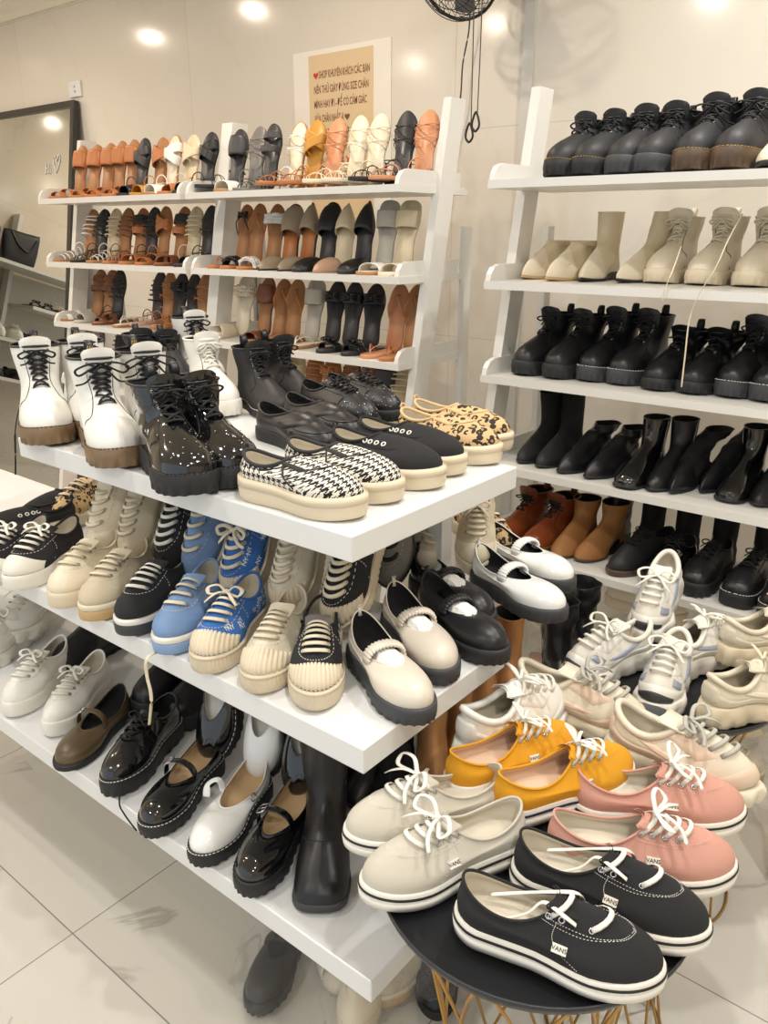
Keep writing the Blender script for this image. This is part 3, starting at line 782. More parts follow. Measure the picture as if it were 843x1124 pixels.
for nm, mm, bed in (('tan', M_tan, M_foot), ('peach', M_peach, M_peach), ('brown', M_brn, M_foot), ('cream', M_cream, M_cream), ('grey', M_grey, M_grey), ('char', M_char, M_char), ('black', M_blk, M_char),
                    ('white', M_wht, M_cream), ('mus', M_mus, M_mus), ('beige', M_beige, M_beige), ('lgry', M_lgry, M_lgry), ('taupe', M_taupe, M_tan), ('dust', M_dust, M_dust)):
    sole = {'black': M_rub, 'white': M_foot, 'char': M_rub, 'taupe': M_rub}.get(nm, mm)
    def S_(m, mm=mm, bed=bed, sole=sole, **k): return Sand(sole=sole, bed=bed, mirror=m, **k)
    reg('wide_' + nm, 'slide_sandal', lambda m, S_=S_, mm=mm: S_(m).band('wide_band', mm, .56, .86, .036))
    reg('flat_' + nm, 'slide_sandal', lambda m, S_=S_, mm=mm: S_(m, toe=(.8, 3.2, 3)).band('wide_band', mm, .6, .84, .032))
    reg('cross_' + nm, 'strappy_sandal', lambda m, S_=S_, mm=mm: S_(m).band('cross_strap', mm, .55, .7, .036, .08).band('cross_strap', mm, .62, .78, .034, -.08).ankle(mm))
    reg('two_' + nm, 'slide_sandal', lambda m, S_=S_, mm=mm: S_(m).band('front_strap', mm, .76, .86, .026).band('instep_strap', mm, .54, .64, .04))
    reg('thin_' + nm, 'strappy_sandal', lambda m, S_=S_, mm=mm: S_(m, heel=.018).cord('toe_straps', mm, [(.8, .72, .024), (.72, .8, .026)]).cord('instep_straps', mm, [(.6, .5, .04), (.5, .6, .042)]).ankle(mm))
    reg('glad_' + nm, 'gladiator_sandal', lambda m, S_=S_, mm=mm: S_(m).cord('cage_straps', mm, [(.82, .8, .022), (.72, .74, .028), (.64, .62, .034), (.54, .55, .04), (.45, .44, .05)], .003, .5).ankle(mm))
    reg('thong_' + nm, 'thong_sandal', lambda m, S_=S_, mm=mm: S_(m).thong(mm))
    reg('bow_' + nm, 'slide_sandal', lambda m, S_=S_, mm=mm: S_(m).band('wide_band', mm, .66, .82, .03).bow(mm))
    reg('ruf_' + nm, 'slide_sandal', lambda m, S_=S_, mm=mm: S_(m, toe=(.75, 2.6, 2.5)).band('wide_band', mm, .64, .84, .03).ruffle(mm))
    reg('mule_' + nm, 'pointed_mule', lambda m, S_=S_, mm=mm: S_(m, toe=(.5, 1.5, 1.1)).band('upper', mm, .5, .985, .045, closed=True, v=-.08))
    reg('sqmule_' + nm, 'pointed_mule', lambda m, S_=S_, mm=mm: S_(m, toe=(.7, 2.4, 2.2)).band('upper', mm, .48, .985, .045, closed=True, v=-.06))
    reg('woven_' + nm, 'slide_sandal', lambda m, S_=S_, mm=mm: S_(m, th=.02, toe=(.75, 2.6, 2.5)).band('cross_strap', mm, .5, .72, .042, .1, ripple=.002).band('cross_strap', mm, .5, .72, .04, -.1, ripple=.002))

# thongs with small bows etc.
reg('thongbow', 'thong_sandal', lambda m: Sand(sole=M_tan, bed=M_foot, mirror=m).thong(M_blk).bow(M_blk, .8, .02, .02))
reg('tanruf', 'slide_sandal', lambda m: Sand(sole=M_tan, bed=M_foot, mirror=m).band('wide_band', M_wht, .66, .82, .028).ruffle(M_wht))
reg('blkruf', 'slide_sandal', lambda m: Sand(sole=M_tan, bed=M_foot, mirror=m).band('wide_band', M_blk, .66, .82, .028).ruffle(M_blk))
reg('tanblack', 'slide_sandal', lambda m: Sand(sole=M_tan, bed=M_foot, mirror=m).band('instep_strap', M_blk, .68, .84, .032).band('front_strap', M_tan, .48, .6, .044))
reg('gladwb', 'gladiator_sandal', lambda m: Sand(sole=M_foot, bed=M_foot, mirror=m).cord('cage_straps', M_wht, [(.84, .82, .022), (.75, .77, .028), (.66, .64, .036), (.56, .57, .044), (.46, .45, .055)], .0035, .5).ankle(M_wht, .06))

CACHE = {}
def build(sty, mir=1):
    key = (sty, mir)
    if key not in CACHE: CACHE[key] = ST[sty](mir)
    return CACHE[key]
def place(sty, toe, yaw, pitch=0, roll=0, mir=1, label=None, cat=None, group=None, anchor='toe', kind=None, lift=0):
    k, parts, s = build(sty, mir)
    root = bpy.data.objects.new(kind or k, None); C.objects.link(root); root.empty_display_size = .05
    R = (Matrix.Rotation(math.radians(yaw), 4, 'Z') @ Matrix.Rotation(math.radians(pitch), 4, 'Y') @ Matrix.Rotation(math.radians(roll), 4, 'X'))
    a = {'toe': Vector((s.L / 2, 0, 0)), 'heel': Vector((-s.L / 2, 0, 0)), 'mid': Vector((0, 0, 0))}[anchor]
    root.matrix_world = Matrix.Translation(Vector(toe) + Vector((0, 0, lift)) - (R.to_3x3() @ a)) @ R
    for n, me, kids in parts:
        o = obj(n, me, root)
        for n2, me2, _ in kids: obj(n2, me2, o)
    tag(root, label, cat, group); root['_s'] = 1; del root['_s']
    return root

# ------------------------------------------------------------------ the setting
WY = 2.92; CZ = 2.95; LX = -6.4; RX = 2.2; FY = -2.6
def tile_mat(name, c1, c2, rough, vein=True, tile=(.8, .8), off=(0, 0), axes='XY', veinc='a8a190', grout='b5b0a6', coat=0, vs=1.3, vstr=1):
    m = bpy.data.materials.new(name); m.use_nodes = True; nt = m.node_tree; N = nt.nodes; Lk = nt.links; b = N['Principled BSDF']
    b.inputs['Roughness'].default_value = rough; b.inputs['Coat Weight'].default_value = coat; b.inputs['Coat Roughness'].default_value = .03
    tc = N.new('ShaderNodeTexCoord'); sx = N.new('ShaderNodeSeparateXYZ'); Lk.new(tc.outputs['Object'], sx.inputs[0])
    def M(op, a, b_=None, c_=None):
        n = N.new('ShaderNodeMath'); n.operation = op
        for i, v in enumerate((a, b_, c_)):
            if v is None: continue
            if isinstance(v, (int, float)): n.inputs[i].default_value = v
            else: Lk.new(v, n.inputs[i])
        return n.outputs[0]
    def MX(f, A, B):
        n = N.new('ShaderNodeMix'); n.data_type = 'RGBA'; Lk.new(f, n.inputs[0])
        for i, v in ((6, A), (7, B)):
            if isinstance(v, tuple): n.inputs[i].default_value = (*v, 1)
            else: Lk.new(v, n.inputs[i])
        return n.outputs[2]
    g = []
    cells = []
    for k in (0, 1):
        ax = 'XYZ'.index(axes[k]); q = M('DIVIDE', M('SUBTRACT', sx.outputs[ax], off[k]), tile[k]); fr = M('FRACT', q); cells.append(M('FLOOR', q))
        e = M('ABSOLUTE', M('SUBTRACT', fr, .5)); g.append(M('GREATER_THAN', e, .5 - .0016 / tile[k]))
    gm = M('MAXIMUM', g[0], g[1])
    cell = N.new('ShaderNodeCombineXYZ'); Lk.new(M('MULTIPLY', cells[0], 7.3), cell.inputs[0]); Lk.new(M('MULTIPLY', cells[1], 3.7), cell.inputs[1])
    va = N.new('ShaderNodeVectorMath'); Lk.new(tc.outputs['Object'], va.inputs[0]); Lk.new(cell.outputs[0], va.inputs[1])
    nz = N.new('ShaderNodeTexNoise'); nz.inputs['Scale'].default_value = vs; nz.inputs['Detail'].default_value = 8; nz.inputs['Distortion'].default_value = 1.2; Lk.new(va.outputs[0], nz.inputs[0])
    cloud = N.new('ShaderNodeTexNoise'); cloud.inputs['Scale'].default_value = 2.2; cloud.inputs['Detail'].default_value = 5; Lk.new(va.outputs[0], cloud.inputs[0])
    col = MX(cloud.outputs[0], S2L(c1), S2L(c2))
    if vein:
        v = M('ABSOLUTE', M('SUBTRACT', nz.outputs[0], .5)); vv = M('MULTIPLY', M('SUBTRACT', 1, M('MINIMUM', M('MULTIPLY', v, 90), 1)), M('MULTIPLY', M('GREATER_THAN', cloud.outputs[0], .47), .55 * vstr))
        col = MX(vv, col, S2L(veinc))
    col = MX(gm, col, S2L(grout)); Lk.new(col, b.inputs['Base Color'])
    return m
M_floor = tile_mat('marble floor tile', 'dcd8cf', 'd0cbc0', .12, off=(-1.435 * 1.06, .66 * 1.06), coat=.3, grout='8f8a80', veinc='9a9488')
M_wall = tile_mat('glossy wall tile', 'ddd7cb', 'd6cfc2', .12, axes='XZ', tile=(1.6, .8), off=(-2.0, .36), veinc='cfc7b8', grout='c6bdae', vs=.7, vstr=.5)
M_wallL = tile_mat('side wall tile', 'd9cfbd', 'd0c5b2', .15, axes='YZ', tile=(1.6, .8), off=(0, .36), veinc='c4b9a4', grout='c2b7a2')
M_ceil = mat('ceiling paint', 'e6ddcc', .9); M_white = mat('white painted board', 'dedcd6', .32, bump=.08, scale=30, vary=.05)
M_white2 = mat('white laminate', 'dedfde', .25)
def plane_box(lo, hi): return mk('m', *boxg(lo, hi), M_floor, smooth=False)
def sbox(name, lo, hi, m): return struct(name, mk(name, *boxg(lo, hi), m, smooth=False))
sbox('floor', (LX - .1, FY - .1, -.1), (RX + .1, WY + .1, 0), M_floor)
sbox('wall_back', (LX - .1, WY, 0), (RX + .1, WY + .1, CZ), M_wall)
sbox('wall_left', (LX - .1, FY, 0), (LX, WY, CZ), M_wallL)
sbox('wall_right', (RX, FY, 0), (RX + .1, WY, CZ), M_wallL)
sbox('ceiling', (LX - .1, FY - .1, CZ), (RX + .1, WY + .1, CZ + .1), M_ceil)
# cornice where the back wall meets the ceiling
prof = [(0, 0), (0, -.18), (-.02, -.18), (-.03, -.15), (-.06, -.11), (-.07, -.06), (-.12, -.04), (-.13, 0)]
rows = [[Vector((x, WY + a, CZ + b)) for a, b in prof] for x in (LX, RX)]
struct('trim_1', mk('trim_1', *grid(rows, True, True, True), M_ceil, smooth=False))
# vertical corner bead on the tiled wall above the right rack
vb = aty(582, 50, WY)
struct('trim_2', mk('trim_2', *boxg((vb.x - .022, WY - .014, 0), (vb.x + .022, WY, CZ - .18)), mat('trim grey', 'c9c6bf', .3), smooth=False))

# ------------------------------------------------------------------ lights: recessed ceiling spots, seen mirrored in the tiles
def lamp(x, y, power, r=.032, col=(1, .93, .82)):
    o = bpy.data.objects.new('ceiling_downlight', None); C.objects.link(o); o.location = (x, y, CZ)
    g = G(); g.add(*tube([Vector((math.cos(a) * (r + .012), math.sin(a) * (r + .012), -.004)) for a in [2 * PI * i / 20 for i in range(20)]], .007, 6, closed=True))
    obj('trim_ring', g.mesh('trim_ring', M_white2), o)
    em = MATS.get('lamp glow')
    if not em:
        em = bpy.data.materials.new('lamp glow'); em.use_nodes = True; b = em.node_tree.nodes['Principled BSDF']; b.inputs['Emission Color'].default_value = (1, .95, .86, 1); b.inputs['Emission Strength'].default_value = 35; MATS['lamp glow'] = em
    obj('lens', mk('lens', [Vector((math.cos(a) * r, math.sin(a) * r, -.003)) for a in [2 * PI * i / 20 for i in range(20)]][::-1], [tuple(range(20))], em, smooth=False), o)
    l = bpy.data.lights.new('downlight', 'AREA'); l.shape = 'DISK'; l.size = .08; l.energy = power; l.color = col; l.spread = math.radians(170)
    lo = bpy.data.objects.new('downlight', l); C.objects.link(lo); lo.location = (x, y, CZ - .02)
    return o
spots = []
for q in [(69, 59), (165, 37), (278, 7), (181, 110), (260, 95), (456, 66)]:
    r = ray(*q); p = EYE + r * (WY / r.y); d = Vector((r.x, -r.y, r.z)); k = (CZ - p.z) / d.z; w = p + d * k; spots.append((w.x, w.y))
extra = [(-.6, 1.0), (-2.0, .2), (.6, .1), (-1.0, -1.2), (-3.4, .4), (.5, 1.6), (1.2, -1), (-.5, 2.2), (-2.3, 1.9), (-4.6, -.6)]
LAMPS = []
for (x, y) in spots + extra:
    if not (LX + .1 < x < RX - .1 and FY + .1 < y < WY - .15): continue
    if any(math.hypot(x - a, y - b) < .25 for a, b in LAMPS): continue
    LAMPS.append((x, y)); warm = x < -2.2
    lamp(x, y, 16, col=(1, .84, .68) if warm else (1, .97, .93))
for i, o in enumerate([o for o in C.objects if o.name.startswith('ceiling_downlight')]):
    tag(o, 'round recessed ceiling spotlight lighting the shoe shop', 'ceiling light', 'recessed ceiling spotlights')
w = bpy.data.worlds.new('open front fill'); bpy.context.scene.world = w; w.use_nodes = True  # soft fill added through the room side left open behind the camera
w.node_tree.nodes['Background'].inputs[0].default_value = (.86, .93, 1, 1); w.node_tree.nodes['Background'].inputs[1].default_value = 1.1

# ------------------------------------------------------------------ ladder racks
RZ = [1.72, 1.45, 1.18, .91, .64]; RF = 2.07
def rack(x0, x1, label, rows=5, y0=0, name='ladder_shelf_rack'):
    root = bpy.data.objects.new(name, None); C.objects.link(root); root.location = (0, 0, 0); tag(root, label, 'shelf rack')
    for x in (x0, x1):
        s = .03; X0, X1 = (x - s / 2, x + s / 2)
        fy = lambda z: 2.26 - (1.72 - z) * .2
        V = []
        for z in (0, 1.98):
            for xx, yy in ((X0, fy(z)), (X1, fy(z)), (X1, fy(z) + .08), (X0, fy(z) + .08)): V.append(Vector((xx, yy, z)))
        obj('slanted_upright', mk('slanted_upright', V, [(0, 3, 2, 1), (4, 5, 6, 7), (0, 1, 5, 4), (1, 2, 6, 5), (2, 3, 7, 6), (3, 0, 4, 7)], M_white, smooth=False), root)
        obj('rear_post', mk('rear_post', *boxg((X0 + .005, 2.42, 0), (X1 - .005, 2.46, 1.6)), M_white, smooth=False), root)
    for k in range(rows):
        z = RZ[k]; g = G(); g.add(*boxg((x0 - .0, RF, z - .022), (x1 + .0, 2.44, z)))
        o = obj('shelf_board', g.mesh('shelf_board', M_white, False), root)
        for x, sg in ((x0, 1), (x1, -1)):
            pr = [(RF, 0), (RF + .006, .02), (RF + .022, .037), (RF + .05, .045), (2.40, .045), (2.40, 0)]
            xa, xb = x + sg * .004, x + sg * .020
            if x == x1: xa, xb = xb, xa
            rows_ = [[Vector((xx, a, z + b)) for a, b in pr] for xx in (xa, xb)]
            obj('end_cheek', mk('end_cheek', *grid(rows_, True, True, True), M_white, smooth=False), o)
    return root
rack(-3.68, -2.66, 'white ladder shelf rack of sandals beside the leaning mirror')
rack(-2.63, -1.61, 'white ladder shelf rack of sandals and mules left of the bare wall strip')
rack(-1.30, -.26, 'white ladder shelf rack of boots at the right of the shop')
ORD = ['first', 'second', 'third', 'fourth', 'fifth', 'sixth', 'seventh', 'eighth', 'ninth', 'tenth', 'eleventh', 'twelfth', 'thirteenth', 'fourteenth', 'fifteenth', 'sixteenth', 'seventeenth', 'eighteenth', 'nineteenth', 'twentieth']
ROWN = ['top shelf', 'second shelf', 'third shelf', 'fourth shelf']
COLN = dict(tan='tan', peach='peach-tan', brown='brown', cream='cream', grey='grey', char='charcoal', black='black', white='white', mus='mustard', beige='beige', lgry='pale grey', taupe='taupe', dust='dusty pink', blkruf='tan')
STYN = dict(wide='wide-band slide', flat='square-toed slide', cross='cross-strap sandal', two='two-band slide', thin='thin-strap heeled sandal', glad='caged gladiator sandal', thong='thong sandal', bow='bow slide', ruf='ruffled slide', mule='pointed mule', sqmule='closed mule', woven='padded cross-band slide',
            thongbow='black-bowed tan thong', tanruf='white-ruffled tan slide', blkruf='black-ruffled tan slide', tanblack='black-strapped tan slide', gladwb='white-strapped gladiator sandal')
def sname(st):
    a = st.split('_'); return STYN[a[0]] if len(a) == 1 else COLN[a[1]] + ' ' + STYN[a[0]]
def row(stand, flat, k, rk, rackname, j0=0):
    z = RZ[k]
    for i, (px, st) in enumerate(stand):
        y = [175, 268, 350, 425][k]; P = aty(px, y, 2.30); e = rnd.uniform(-1, 1)
        place(st, (P.x, 2.245 + rnd.uniform(-.01, .01), z + .004), 90 + 12 + e * 6, -74 + e * 3, mir=1 if i % 2 else -1, anchor='heel',
              label='%s upright, %s in row, %s of the %s rack' % (sname(st), ORD[i], ROWN[k], rackname), cat='sandal', group='sandals propped upright on the %s, %s rack' % (ROWN[k], rackname))
    for i, (px, st) in enumerate(flat):
        y = [208, 294, 382, 445][k]; P = aty(px, y, RF + .02); e = rnd.uniform(-1, 1); hl = .018 if st.startswith('thin') else 0
        place(st, (P.x, RF + .012 + abs(e) * .01, z + hl + .0005), -88 + e * 5, 0, mir=-1 if i % 2 else 1, anchor='toe',
              label='%s lying, %s in row, %s of the %s rack' % (sname(st), ORD[i], ROWN[k], rackname), cat='sandal', group='sandals lying flat on the %s, %s rack' % (ROWN[k], rackname))
B, A = 'left', 'middle'
row([(96, 'wide_tan'), (112, 'wide_tan'), (126, 'wide_tan'), (139, 'wide_tan'), (153, 'wide_tan'), (166, 'cross_char'), (182, 'cross_tan'), (199, 'cross_white'), (215, 'cross_beige'), (237, 'cross_black')],
    [(53, 'two_tan'), (75, 'two_tan'), (93, 'two_tan'), (112, 'two_tan'), (128, 'wide_black'), (142, 'wide_mus'), (157, 'wide_white'), (174, 'cross_tan'), (190, 'wide_char')], 0, 0, B)
row([(268, 'wide_char'), (290, 'thin_grey'), (308, 'two_char'), (334, 'thin_white'), (354, 'cross_mus'), (376, 'thin_peach'), (399, 'thin_cream'), (423, 'thin_cream'), (451, 'thin_black'), (474, 'thin_peach')],
    [(216, 'thin_black'), (236, 'wide_white'), (257, 'glad_grey'), (284, 'thin_tan'), (308, 'thin_tan'), (334, 'thin_cream'), (358, 'thin_cream'), (384, 'thin_black'), (409, 'thin_peach')], 0, 1, A)
row([(108, 'gladwb'), (121, 'glad_black'), (133, 'glad_beige'), (147, 'glad_brown'), (161, 'tanblack'), (175, 'glad_black'), (188, 'cross_tan'), (206, 'tanblack'), (222, 'glad_beige'), (237, 'thin_black')],
    [(60, 'gladwb'), (80, 'glad_black'), (96, 'gladwb'), (113, 'glad_tan'), (131, 'cross_tan'), (150, 'two_tan'), (170, 'cross_brown'), (192, 'cross_char')], 1, 0, B)
row([(275, 'thongbow'), (291, 'thong_tan'), (308, 'tanruf'), (327, 'sqmule_taupe'), (348, 'mule_taupe'), (368, 'sqmule_black'), (388, 'mule_beige'), (410, 'mule_black'), (432, 'flat_lgry'), (455, 'flat_beige')],
    [(228, 'thong_tan'), (244, 'blkruf'), (262, 'tanruf'), (284, 'mule_taupe'), (304, 'mule_taupe'), (324, 'sqmule_black'), (345, 'mule_dust'), (375, 'sqmule_black'), (398, 'flat_white'), (420, 'flat_cream')], 1, 1, A)
row([(117, 'two_brown'), (129, 'two_brown'), (140, 'glad_black'), (183, 'glad_black'), (196, 'thin_tan'), (208, 'bow_black'), (222, 'thin_black'), (234, 'thin_tan')],
    [(68, 'two_white'), (86, 'wide_lgry'), (104, 'two_brown'), (127, 'thong_white'), (147, 'thin_dust'), (168, 'thin_tan'), (190, 'glad_black')], 2, 0, B)
row([(277, 'ruf_cream'), (299, 'wide_brown'), (317, 'thong_tan'), (333, 'thong_tan'), (353, 'flat_lgry'), (374, 'bow_black'), (396, 'bow_black'), (417, 'bow_black'), (443, 'thong_peach'), (462, 'thong_tan')],
    [(228, 'woven_cream'), (268, 'wide_brown'), (290, 'thong_tan'), (316, 'thong_white'), (350, 'bow_black'), (376, 'bow_black'), (399, 'thong_peach'), (420, 'thong_tan')], 2, 1, A)
row([(118, 'glad_grey'), (142, 'glad_black')], [], 3, 0, B)
row([(292, 'glad_tan'), (312, 'glad_tan'), (332, 'cross_beige'), (352, 'glad_tan'), (372, 'bow_tan'), (392, 'glad_brown'), (410, 'cross_tan'), (428, 'flat_char'), (444, 'glad_beige')], [], 3, 1, A)

# ------------------------------------------------------------------ boots on the right rack
DS = dict(boot_black='black ochre-stitched lace-up boot', boot_black2='black lace-up boot with grey lug sole', boot_brownsole='black lace-up boot with brown platform sole', boot_beigetall='tall beige boot with black sole', sock_beigefold='folded-down beige sock boot', sock_beige='upright beige sock boot',
          sock_beigebent='bent beige sock boot', boot_beigelace='beige platform lace-up boot', boot_tall='black lace-up boot with pull loop', boot_tall2='tall black lace-up boot with white welt stitching', boot_slouch='slouched black lace-up boot', sock_black='black suede sock boot with leather toe', sock_black2='leaning black suede sock boot with leather toe',
          ank_slouch='collapsed black leather ankle boot', ank_slouch2='bent pointed black ankle boot', ank_black='black leather zip ankle boot', ank_blackpat='shiny square-toed black zip boot', chel_tan='tan pull-on ankle boot', boot_cognac='cognac brown lace-up boot with black laces',
          ox_browned='black lace-up shoe with brown sole', ox_patlug='small shiny black lug-soled shoe', ox_lug='black apron-front lace-up shoe with lug sole', ox_square='square-toed black lace-up shoe with white stitching')
def brow(k, items):
    cnt = {}
    for i, it in enumerate(items):
        px, py, st, yaw = it[:4]; P = atz(px, py, RZ[k]); m = 1 if i % 2 else -1
        place(st, (P.x, max(P.y, RF + .004), RZ[k] + .0005), yaw, mir=m, label='%s, %s from left, %s boot shelf' % (DS[st], ORD[i], ['top', 'second', 'third', 'fourth', 'bottom'][k]), cat='shoe' if st.startswith('ox') else 'boot', group='footwear on the %s of the boot rack' % (ROWN + ['bottom shelf'])[k], roll=0)
brow(0, [(577, 192, 'boot_black', -94), (613, 191, 'boot_black', -94), (650, 189, 'boot_black2', -92), (686, 188, 'boot_black2', -92), (733, 186, 'boot_brownsole', -92), (778, 184, 'boot_brownsole', -92), (818, 180, 'boot_beigetall', -92), (846, 179, 'boot_beigetall', -92)])
brow(1, [(572, 307, 'sock_beigefold', -95), (599, 309, 'sock_beigefold', -95), (637, 310, 'sock_beige', -86), (676, 311, 'sock_beigebent', -100), (718, 312, 'boot_beigelace', -88), (764, 314, 'boot_beigelace', -90), (818, 316, 'boot_beigelace', -88)])
brow(2, [(568, 413, 'boot_tall', -95), (602, 417, 'boot_tall', -95), (640, 420, 'boot_tall2', -95), (674, 424, 'boot_tall2', -95), (713, 430, 'boot_slouch', -95), (752, 434, 'boot_slouch', -95), (795, 438, 'boot_tall2', -95), (834, 443, 'boot_tall2', -95)])
brow(3, [(569, 510, 'sock_black', -92), (590, 515, 'sock_black2', -92), (612, 521, 'ank_slouch', -100), (642, 527, 'ank_slouch', -100), (681, 538, 'ank_blackpat', -92), (713, 541, 'ank_black', -92), (735, 544, 'ank_slouch2', -90), (768, 543, 'ank_slouch2', -96), (795, 553, 'ank_blackpat', -92), (830, 558, 'ank_black', -92)])
brow(4, [(546, 600, 'boot_cognac', -95), (576, 609, 'boot_cognac', -95), (609, 614, 'chel_tan', -90), (634, 618, 'chel_tan', -96), (668, 632, 'ox_browned', -108), (714, 648, 'ox_patlug', -92), (755, 656, 'ox_lug', -92), (803, 668, 'ox_square', -92), (845, 684, 'ox_square', -92)])
for i, x in enumerate((-.95, -.84, -.73, -.62, -.5)):
    place('tall_black' if i else 'tall_leather', (x, 2.20, RZ[4] + .0005), -88, anchor='toe', mir=1 if i % 2 else -1, label='tall black boot at the back of the bottom boot shelf, %s from left' % ORD[i], cat='boot', group='tall black boots behind the bottom shelf row')

# ------------------------------------------------------------------ display unit in the middle
T1, T2, T3 = 1.14, .85, .47
root = bpy.data.objects.new('tiered_display_stand', None); C.objects.link(root); tag(root, 'white three-tier display stand crowded with shoes in the middle of the shop', 'display stand')
def slab(x0, x1, y0, y1, z, th=.045):
    g = boxg((x0, y0, z - th), (x1, y1, z)); o = obj('tier_board', mk('tier_board', *g, M_white2, smooth=False), root)
    m = o.modifiers.new('bevel', 'BEVEL'); m.width = .0025; m.segments = 2; return o
slab(-1.793, -.777, .883, 1.39, T1); slab(-2.6, -.674, .786, 1.2, T2); slab(-2.6, -.62, .736, 1.5, T3)
for x in (-1.72, -.93): obj('upright_post', mk('upright_post', *boxg((x - .018, 1.325, T3), (x + .018, 1.361, T1 - .045)), M_white2, smooth=False), root)
obj('upright_post', mk('upright_post', *boxg((-2.58, 1.22, T3), (-2.54, 1.26, T2 - .045)), M_white2, smooth=False), root)
def put(st, px, py, z, yaw, label, cat='shoe', group=None, mir=1, pitch=0, roll=0, lift=.0005, kind=None, hx=None):
    P = atz(px, py, z)
    if hx: Q = atz(hx[0], hx[1], z); yaw = math.degrees(math.atan2(P.y - Q.y, P.x - Q.x))
    return place(st, P, yaw, pitch, roll, mir, label, cat, group, lift=lift, kind=kind)
# top tier
put('boot_white', 57, 492, T1, -27, 'white lace-up boot with brown sole at the left end of the top tier', 'boot', mir=-1)
put('boot_white', 112, 484, T1, -25, 'white lace-up boot just behind the leftmost white boot', 'boot')
put('boot_white2', 140, 517, T1, -22, 'front white lace-up boot with brown sole left of the black patent boot', 'boot', mir=-1)
put('boot_white2', 192, 503, T1, -22, 'white lace-up boot half hidden behind the black patent boot', 'boot')
put('boot_patent', 220, 548, T1, -22, 'shiny black patent lace-up boot at the front edge of the top tier', 'boot', mir=-1)
put('boot_patent', 272, 538, T1, -14, 'shiny black patent lace-up boot left of the houndstooth shoes', 'boot')
put('slip_hound', 399, 571, T1, 0, 'houndstooth platform slip-on at the front corner of the top tier', 'sneaker', hx=(277, 543), mir=-1)
put('slip_hound', 440, 553, T1, 0, 'houndstooth platform slip-on behind the corner houndstooth shoe', 'sneaker', hx=(318, 525))
put('slip_black', 485, 538, T1, 0, 'black canvas slip-on with white eyelets next to the houndstooth pair', 'sneaker', hx=(362, 511), mir=-1)
put('slip_black', 509, 523, T1, 0, 'black canvas slip-on with white eyelets next to the leopard pair', 'sneaker', hx=(390, 498))
put('slip_leo', 547, 511, T1, 0, 'leopard print slip-on next to the black slip-ons', 'sneaker', hx=(432, 486), mir=-1)
put('slip_leo', 560, 497, T1, 0, 'leopard print slip-on at the back edge of the top tier', 'sneaker', hx=(450, 476))
put('loafer', 368, 502, T1, -8, 'black leather loafer behind the houndstooth slip-ons', 'shoe', mir=-1)
put('loafer', 396, 488, T1, -8, 'black leather loafer behind the black canvas slip-ons', 'shoe')
put('ox_stud', 414, 474, T1, -6, 'black studded lace-up shoe behind the loafers', 'shoe', mir=-1)
put('ox_stud', 440, 464, T1, -6, 'black studded lace-up shoe nearest the leopard slip-ons', 'shoe')
put('boot_whitestitch', 312, 462, T1, -22, 'black lace-up boot with white welt stitching behind the patent boots', 'boot', mir=-1)
put('boot_whitestitch', 345, 450, T1, -16, 'black lace-up boot with white welt stitching behind the loafers', 'boot')
put('boot_plainwhite', 252, 460, T1, -24, 'white lace-up boot with white laces behind the patent pair', 'boot', mir=-1)
put('boot_white', 235, 430, T1, -24, 'white lace-up boot at the rear of the top tier behind the white-laced boot', 'boot')
put('boot_black2', 168, 435, T1, -28, 'black lace-up boot behind the front white boots', 'boot')
put('boot_black', 200, 433, T1, -26, 'black ochre-stitched lace-up boot behind the half-hidden white boot', 'boot', mir=-1)
# middle tier, front row
GN = None
put('low_blackwhite', 10, 652, T2, 0, 'black canvas sneaker with white toe at the left edge of the middle tier', 'sneaker', hx=(120, 585), mir=-1)
put('low_blackwhite', -30, 650, T2, 0, 'black canvas sneaker with white toe cut by the left picture edge', 'sneaker', hx=(80, 590))
put('slip_black', -30, 606, T2, 0, 'black canvas sneaker with eyelets at the far left of the middle tier', 'sneaker', hx=(60, 585))
put('slip_black', 22, 590, T2, 0, 'black canvas slip-on with eyelets behind the white-toed sneakers', 'sneaker', hx=(95, 560), mir=-1)
put('low_leo', 62, 585, T2, 0, 'leopard print sneaker peeking out beside the upright cream sneakers', 'sneaker', hx=(120, 550), mir=-1)
put('low_cream', 62, 672, T2, 0, 'cream leather sneaker with ivory sole left of the gum-soled one', 'sneaker', hx=(140, 610), mir=-1)
put('low_creamgum', 97, 686, T2, 0, 'cream canvas sneaker with light gum sole', 'sneaker', hx=(172, 620))
put('low_black', 136, 702, T2, 0, 'black canvas sneaker with black sole and white laces', 'sneaker', hx=(213, 632), mir=-1)
put('low_blue', 180, 723, T2, 0, 'faded blue canvas sneaker with blue sole', 'sneaker', hx=(248, 645))
put('low_ny', 222, 744, T2, 0, 'royal blue monogram sneaker with ribbed ivory sole', 'sneaker', hx=(292, 662), mir=-1)
put('low_nycream', 280, 766, T2, 0, 'ivory sneaker with ribbed sole lying between blue and black ones', 'sneaker', hx=(334, 682))
put('low_nyblack', 345, 785, T2, 0, 'black sneaker with ribbed ivory sole and toe cap', 'sneaker', hx=(357, 690), mir=-1)
